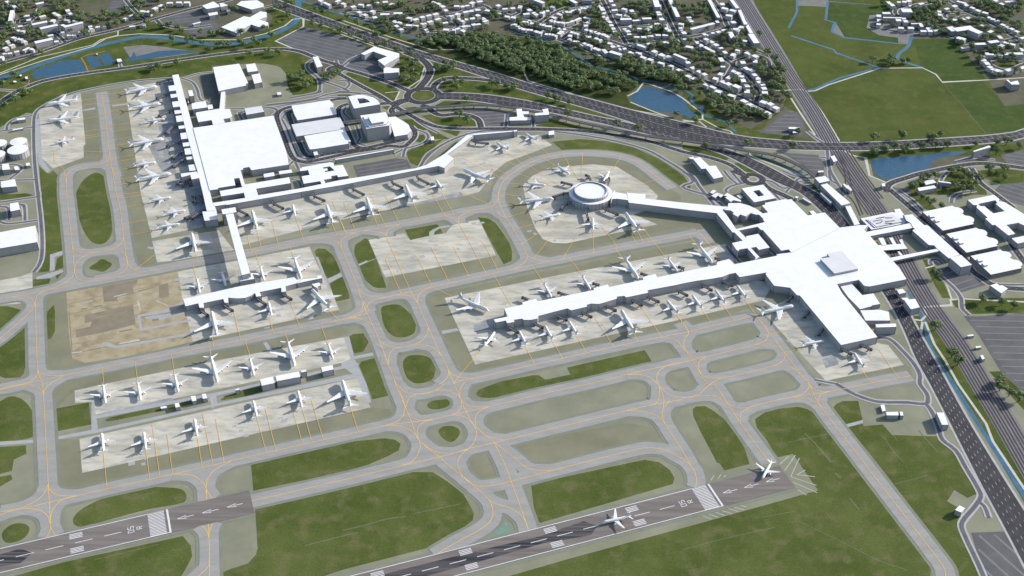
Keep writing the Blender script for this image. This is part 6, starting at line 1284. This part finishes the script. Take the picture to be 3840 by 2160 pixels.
# frame | where | crown centres
TREES="""K|at the far left of the top suburb|55,240 120,90 320,110 420,110 60,530 20,560 130,360 440,430 560,560 660,540 130,430 200,480 580,480 330,240 560,230 310,40 20,100
K|around the green at the top left|900,60 1000,90 1100,95 890,130 800,20 960,20 540,10
K|in the belt between the blocks and the car park|1200,210 1160,250 1240,290 1340,230 1400,330 1450,260 1550,280 1580,170 1600,220 1700,225 1760,220 1440,340 1070,260 1060,440 1280,490
K|along the river road row|1650,370 1760,350 1820,290 2050,250 2120,225 2220,340 2420,390 2540,370 2320,210 2480,110 620,780
K|on the verge and river bank at the far left|60,960 210,1120 30,1270 370,1380 440,1370 220,1449
K|north of the side street at the top|2030,50 2080,40 2160,30 2080,120 1880,140 1930,170 2370,20
00|between the river and the cross-shaped hall|1210,190 1280,180 1335,205 1375,225 1515,235 1595,250 1670,235 1815,235 1990,200 2095,160 2175,120 2045,262 2165,10 1780,70 1740,50
00|on the south bank of the river|1300,290 1410,295 1450,290 1525,315 1590,365 1640,330 1680,330 1720,325 1820,315 1845,340 1920,300 1950,320
00|along the perimeter road north of the west pier|1130,505 1165,515 1195,500 1330,465 1885,400 2020,375 2105,390 165,690 205,690 115,750 30,790
00|in the grass patch beside the open yard|2190,590 2240,600 2270,545 2285,570 2340,620 2250,635 2280,600 2310,640 2230,580
00|around the small roundabout and car park corner|2470,560 2520,560 2550,545 2480,590 2440,570
00|along the motorway top left side|2100,50 2200,20 2380,60 2430,90 2360,180 2425,195 2500,215 2560,230 2180,90
10|along both verges of the motorway in the upper left|10,220 75,255 145,265 200,310 270,330 325,330 410,365 370,215 230,210 120,165 40,120 260,270 330,225 440,265 590,270 585,330 740,370
10|in the grove beside the slip road|540,490 500,450 470,510 520,540 560,560 490,580 430,380 520,400 560,470 480,600 600,500 540,600
10|inside the upper slip loop|780,465 720,510 760,510 850,480 840,500 800,510 860,590 910,610 870,650 780,595 830,620
10|on the grass between motorway and link road|1135,620 1180,640 1250,645 1300,655 945,745 1560,720 1615,740 1645,740 1725,765 1310,640
10|between the viaduct and the motorway|890,860 950,910 1710,855 2080,925 2235,970
10|in the gardens of the upper left suburb|330,140 340,170 370,200 230,155 690,40 570,80 530,90 600,75 450,30 330,55 500,60 650,60 480,20 730,190 690,220 560,210
10|in the gardens above the wood|1140,90 1130,130 1215,120 1165,110 1460,60 1270,30 1340,160 1405,280 1470,290 780,250 860,150
L|in the gardens of the triangle street|340,120 800,240 985,185 1220,180 1250,200 1310,190 1260,90 1240,350 650,450 370,375 110,310 690,85 1430,430 1400,450 1560,520 1600,510 1210,330 1320,230 810,30
L|around the square east of the straight street, among gardens|1780,50 1850,60 1900,40 1920,130 2020,170 2110,210 1950,50 1820,240 1860,400 2000,470 2210,400 2280,400 2150,450 2300,180 2480,80
L|along the streets below the straight street|1070,580 1200,600 1270,650 1400,650 1420,720 1860,650 860,630 1000,700 2030,630 2220,650 2400,770 2480,700 2460,660
M|in the gardens left of the long lower street|290,340 500,400 540,380 460,440 80,310 750,290 780,460 830,470 820,560 760,590 950,510 1060,500 1050,590 1140,610 1065,700 240,90 750,60
M|in the gardens towards the railway|1290,200 1420,290 1510,290 1550,370 1430,400 1300,360 1740,430 1860,600 1860,690 1800,740 1880,780 1720,1080 1430,890 1420,850 1185,490
M|in the strip of trees along the railway|1930,470 2030,560 2060,620 2090,660 2010,700 2120,720 2010,800 2080,800 2150,760 2050,860 2100,900 2160,870 2180,920 2080,980 2120,1020 2160,1060 2230,1110 2270,1130 2010,1060 1960,1150 2120,1210 1890,1130 2000,920 2040,740
M|at the wood corner beside the lower street end|1060,1140 1130,1120 1160,1180 1250,1150 1020,1180 1110,1250 1090,1290 1200,1220 1240,1290 1330,1210 1400,1230 1450,1290 1530,1250 1580,1310 1520,1360 1320,1370 1380,1330 1640,1370 1700,1370 1740,1340 1820,1390 1920,1420 1560,1430 1450,1380 1300,1320
M|between the pond and the lower street|40,620 30,720 200,690 170,740 340,760 400,720 450,840 470,880 300,780 590,850 640,830 680,880 600,930 570,1000 650,1000 820,930 890,920 900,1080 130,830 420,810 1380,1060 550,1380
N|on the right meadows|300,890 560,840 580,900 540,950 745,910 830,900 600,940
N|in the belt inside the right suburb|450,320 600,370 440,40 910,120 900,220 1010,160 1060,150 1180,110 1130,230 1070,310 960,310 990,290 1210,220 1220,330 1280,50 1320,310 1440,330 1270,90 1390,20 1380,460 1500,140 1580,200 1620,300 1680,320 1800,290 1880,300 1920,290 1200,340 1100,180 1000,200 1150,30 1390,440 1340,470
N|in the upper right belt of the right suburb|1880,60 1920,90 2000,50 2060,30 2100,120 2180,150 2260,240 2380,120 2360,200 2500,130 2310,300 2450,370 2520,400 2490,340 2130,80 2520,60 1960,30 2200,180 2320,190 2500,20 2300,90 1850,230 1990,240
N|among the lower houses of the right suburb|1620,640 1800,700 1830,790 1900,890 2070,740 2130,720 2030,720 2220,730 2340,690 2190,880 2370,920 2470,930 2210,1110 2470,1060 2170,480 2100,550 2000,540 1910,420 2230,480 2470,770 2400,850
20|along the motorway beside the meadow|495,1070 835,1095 1445,1035 1655,1025 1865,1030 1895,1030 1950,1010 175,1100 875,995 350,925 100,905
20|on the bank above the long pond|1445,1120 1445,1145 1525,1130 1600,1105 1670,1120 1700,1100 1685,1135 1800,1100 1890,1085 1915,1085 1975,1090 2005,1085 2210,1075 2370,1065 2445,1070 2545,1095 2370,1140
20|in the tree park at the right|2030,1280 2080,1270 2130,1290 2160,1330 2310,1270 2320,1300 1810,1340 1790,1370 1850,1330 1910,1320 1745,1395 2100,1330 2060,1400 2150,1390 2200,1370 2120,1425 2180,1430 2430,1270 2430,1330 2240,1330
21|around the parking decks at the right|1805,30 1870,75 1960,100 1915,620 2260,800 2415,825 2500,855 1910,1010
21|on the strip between stream and railway|2035,1220 2080,1275 2420,1400 2390,1420
22|on the strip at the lower right edge|2400,20 2470,60 2545,100"""
TL=[]
for ln in TREES.split('\n'):
    fr,nm,ps=ln.split('|'); pp=[tuple(map(float,t.split(','))) for t in ps.split()]
    order=sorted(range(len(pp)),key=lambda i:pp[i][0]); rank={i:k for k,i in enumerate(order)}
    for i,(x,y) in enumerate(pp):
        q=P(fr,x,y,8.5); TL.append((q[0],q[1],R.uniform(1.3,1.95),nm,rank[i]))
TL.sort(key=lambda t:t[1]); print('trees',len(TL))
NT=300
for i,(x,y,s,nm,k) in enumerate(TL[:NT]):
    v=R.randrange(6); rt,tk,cr=TP[v]
    if not TUSED[v]: o=rt; TUSED[v]=True
    else:
        o=rt.copy(); col.objects.link(o)
        for ch in (tk,cr): c=ch.copy(); col.objects.link(c); c.parent=o
    o.location=(x,y,0); o.rotation_euler=(0,0,R.uniform(0,6.28)); o.scale=(s,s,s*R.uniform(.75,.95))
    tag(o,'leafy tree %s, %s from left'%(nm,ORD[k]),'tree','trees '+nm)
# woods that read as one mass
import numpy as np
GEO=[(np.array(c[2].data.vertices and [v.co[:] for v in c[2].data.vertices]),[tuple(p.vertices) for p in c[2].data.polygons]) for c in TP]
TGEO=[(np.array([v.co[:] for v in c[1].data.vertices]),[tuple(p.vertices) for p in c[1].data.polygons]) for c in TP]
def wood(name,spots,label):
    Vs=[];Fs=[];mi=[];b=0
    for x,y,s in spots:
        v=R.randrange(6); a=R.uniform(0,6.28); ca,sa=math.cos(a),math.sin(a); sz=s*R.uniform(.72,.92)
        for G,m_ in ((GEO[v],0),(TGEO[v],1)):
            P3=G[0]; Q=np.empty_like(P3); Q[:,0]=x+s*(P3[:,0]*ca-P3[:,1]*sa); Q[:,1]=y+s*(P3[:,0]*sa+P3[:,1]*ca); Q[:,2]=P3[:,2]*sz
            Vs.append(Q); Fs+=[tuple(i+b for i in f) for f in G[1]]; mi+=[m_]*len(G[1]); b+=len(P3)
    V=np.concatenate(Vs); o=mesh(name,V.tolist(),Fs,[M['leaf'],M['bark']],mi); tag(o,label,'trees',kind='stuff')
WOODS=[("10:640,300 700,275 900,262 1150,250 1250,285 1380,330 1420,350 1500,370 1560,320 1640,345 1740,440 1880,500 1870,560 1800,650 1700,655 1580,600 1480,560 1380,500 1370,540 1250,510 1130,480 960,400 800,330 640,335",1.0,150),
 ("10:1880,500 2000,520 2190,560 2230,640 2100,690 1950,700 1800,640",.42,150),("10:2050,470 2150,400 2250,450 2300,520 2400,560 2500,570 2576,590 2576,630 2350,580 2200,540",.75,60),
 ("10:1380,300 1520,310 1580,310 1500,340 1400,330",.3,60),("10:1780,390 1860,400 1990,440 1960,470 1840,450",.5,60),("00:-20,-20 60,-20 220,60 240,110 100,60",.2,10),("20:-20,20 220,30 230,110 60,120",.4,60),("N:900,-20 2560,-20 2576,30 1500,10",.18,60)]
SUB=[("K:0,0 1500,0 1500,220 1100,420 500,640 0,860",.10),("10:0,0 1500,0 1500,240 900,240 560,290 400,240 0,60",.12),("L:0,0 2576,0 2576,1050 1900,850 900,620 0,560",.13),("M:0,0 1700,0 2100,900 2000,1380 1100,1050 0,560",.13),("N:650,0 2576,0 2576,1000 2250,900 1400,560 850,470",.14),("00:900,-20 1500,-20 1200,120 1000,130",.1)]
cell={}
for a,b in [(t[0],t[1]) for t in HC]+RP: cell.setdefault((int(a//20),int(b//20)),[]).append((a,b))
for o in bpy.data.objects:
    if o.name.startswith("apartment_block"):
        for v in o.children[0].data.vertices: cell.setdefault((int((o.location.x+v.co.x)//20),int((o.location.y+v.co.y)//20)),[]).append((o.location.x+v.co.x,o.location.y+v.co.y))
def free(a,b,d=11):
    i,j=int(a//20),int(b//20)
    return all(math.dist((a,b),q)>d for u in (-1,0,1) for v in (-1,0,1) for q in cell.get((i+u,j+v),()))
SP=[(x,y,s) for x,y,s,nm,k in TL[NT:]]
for q,dens,_ in WOODS:
    p=pts(q,8); x0,x1=min(a for a,b in p),max(a for a,b in p); y0,y1=min(b for a,b in p),max(b for a,b in p); g_=13.0/math.sqrt(dens)
    y=y0
    while y<y1:
        x=x0
        while x<x1:
            a,b=x+R.uniform(-.5,.5)*g_,y+R.uniform(-.5,.5)*g_
            if inside(p,a,b): SP.append((a,b,R.uniform(1.3,1.95)))
            x+=g_
        y+=g_
for q,dens in SUB:
    p=pts(q); x0,x1=min(a for a,b in p),max(a for a,b in p); y0,y1=min(b for a,b in p),max(b for a,b in p)
    for _ in range(int((x1-x0)*(y1-y0)*dens/130)):
        a,b=R.uniform(x0,x1),R.uniform(y0,y1)
        if inside(p,a,b) and free(a,b): SP.append((a,b,R.uniform(1.0,1.6))); cell.setdefault((int(a//20),int(b//20)),[]).append((a,b))
print('wood trees',len(SP))
wood('woodland',SP,'dense dark green wood beside the motorway and far scattered suburban trees')
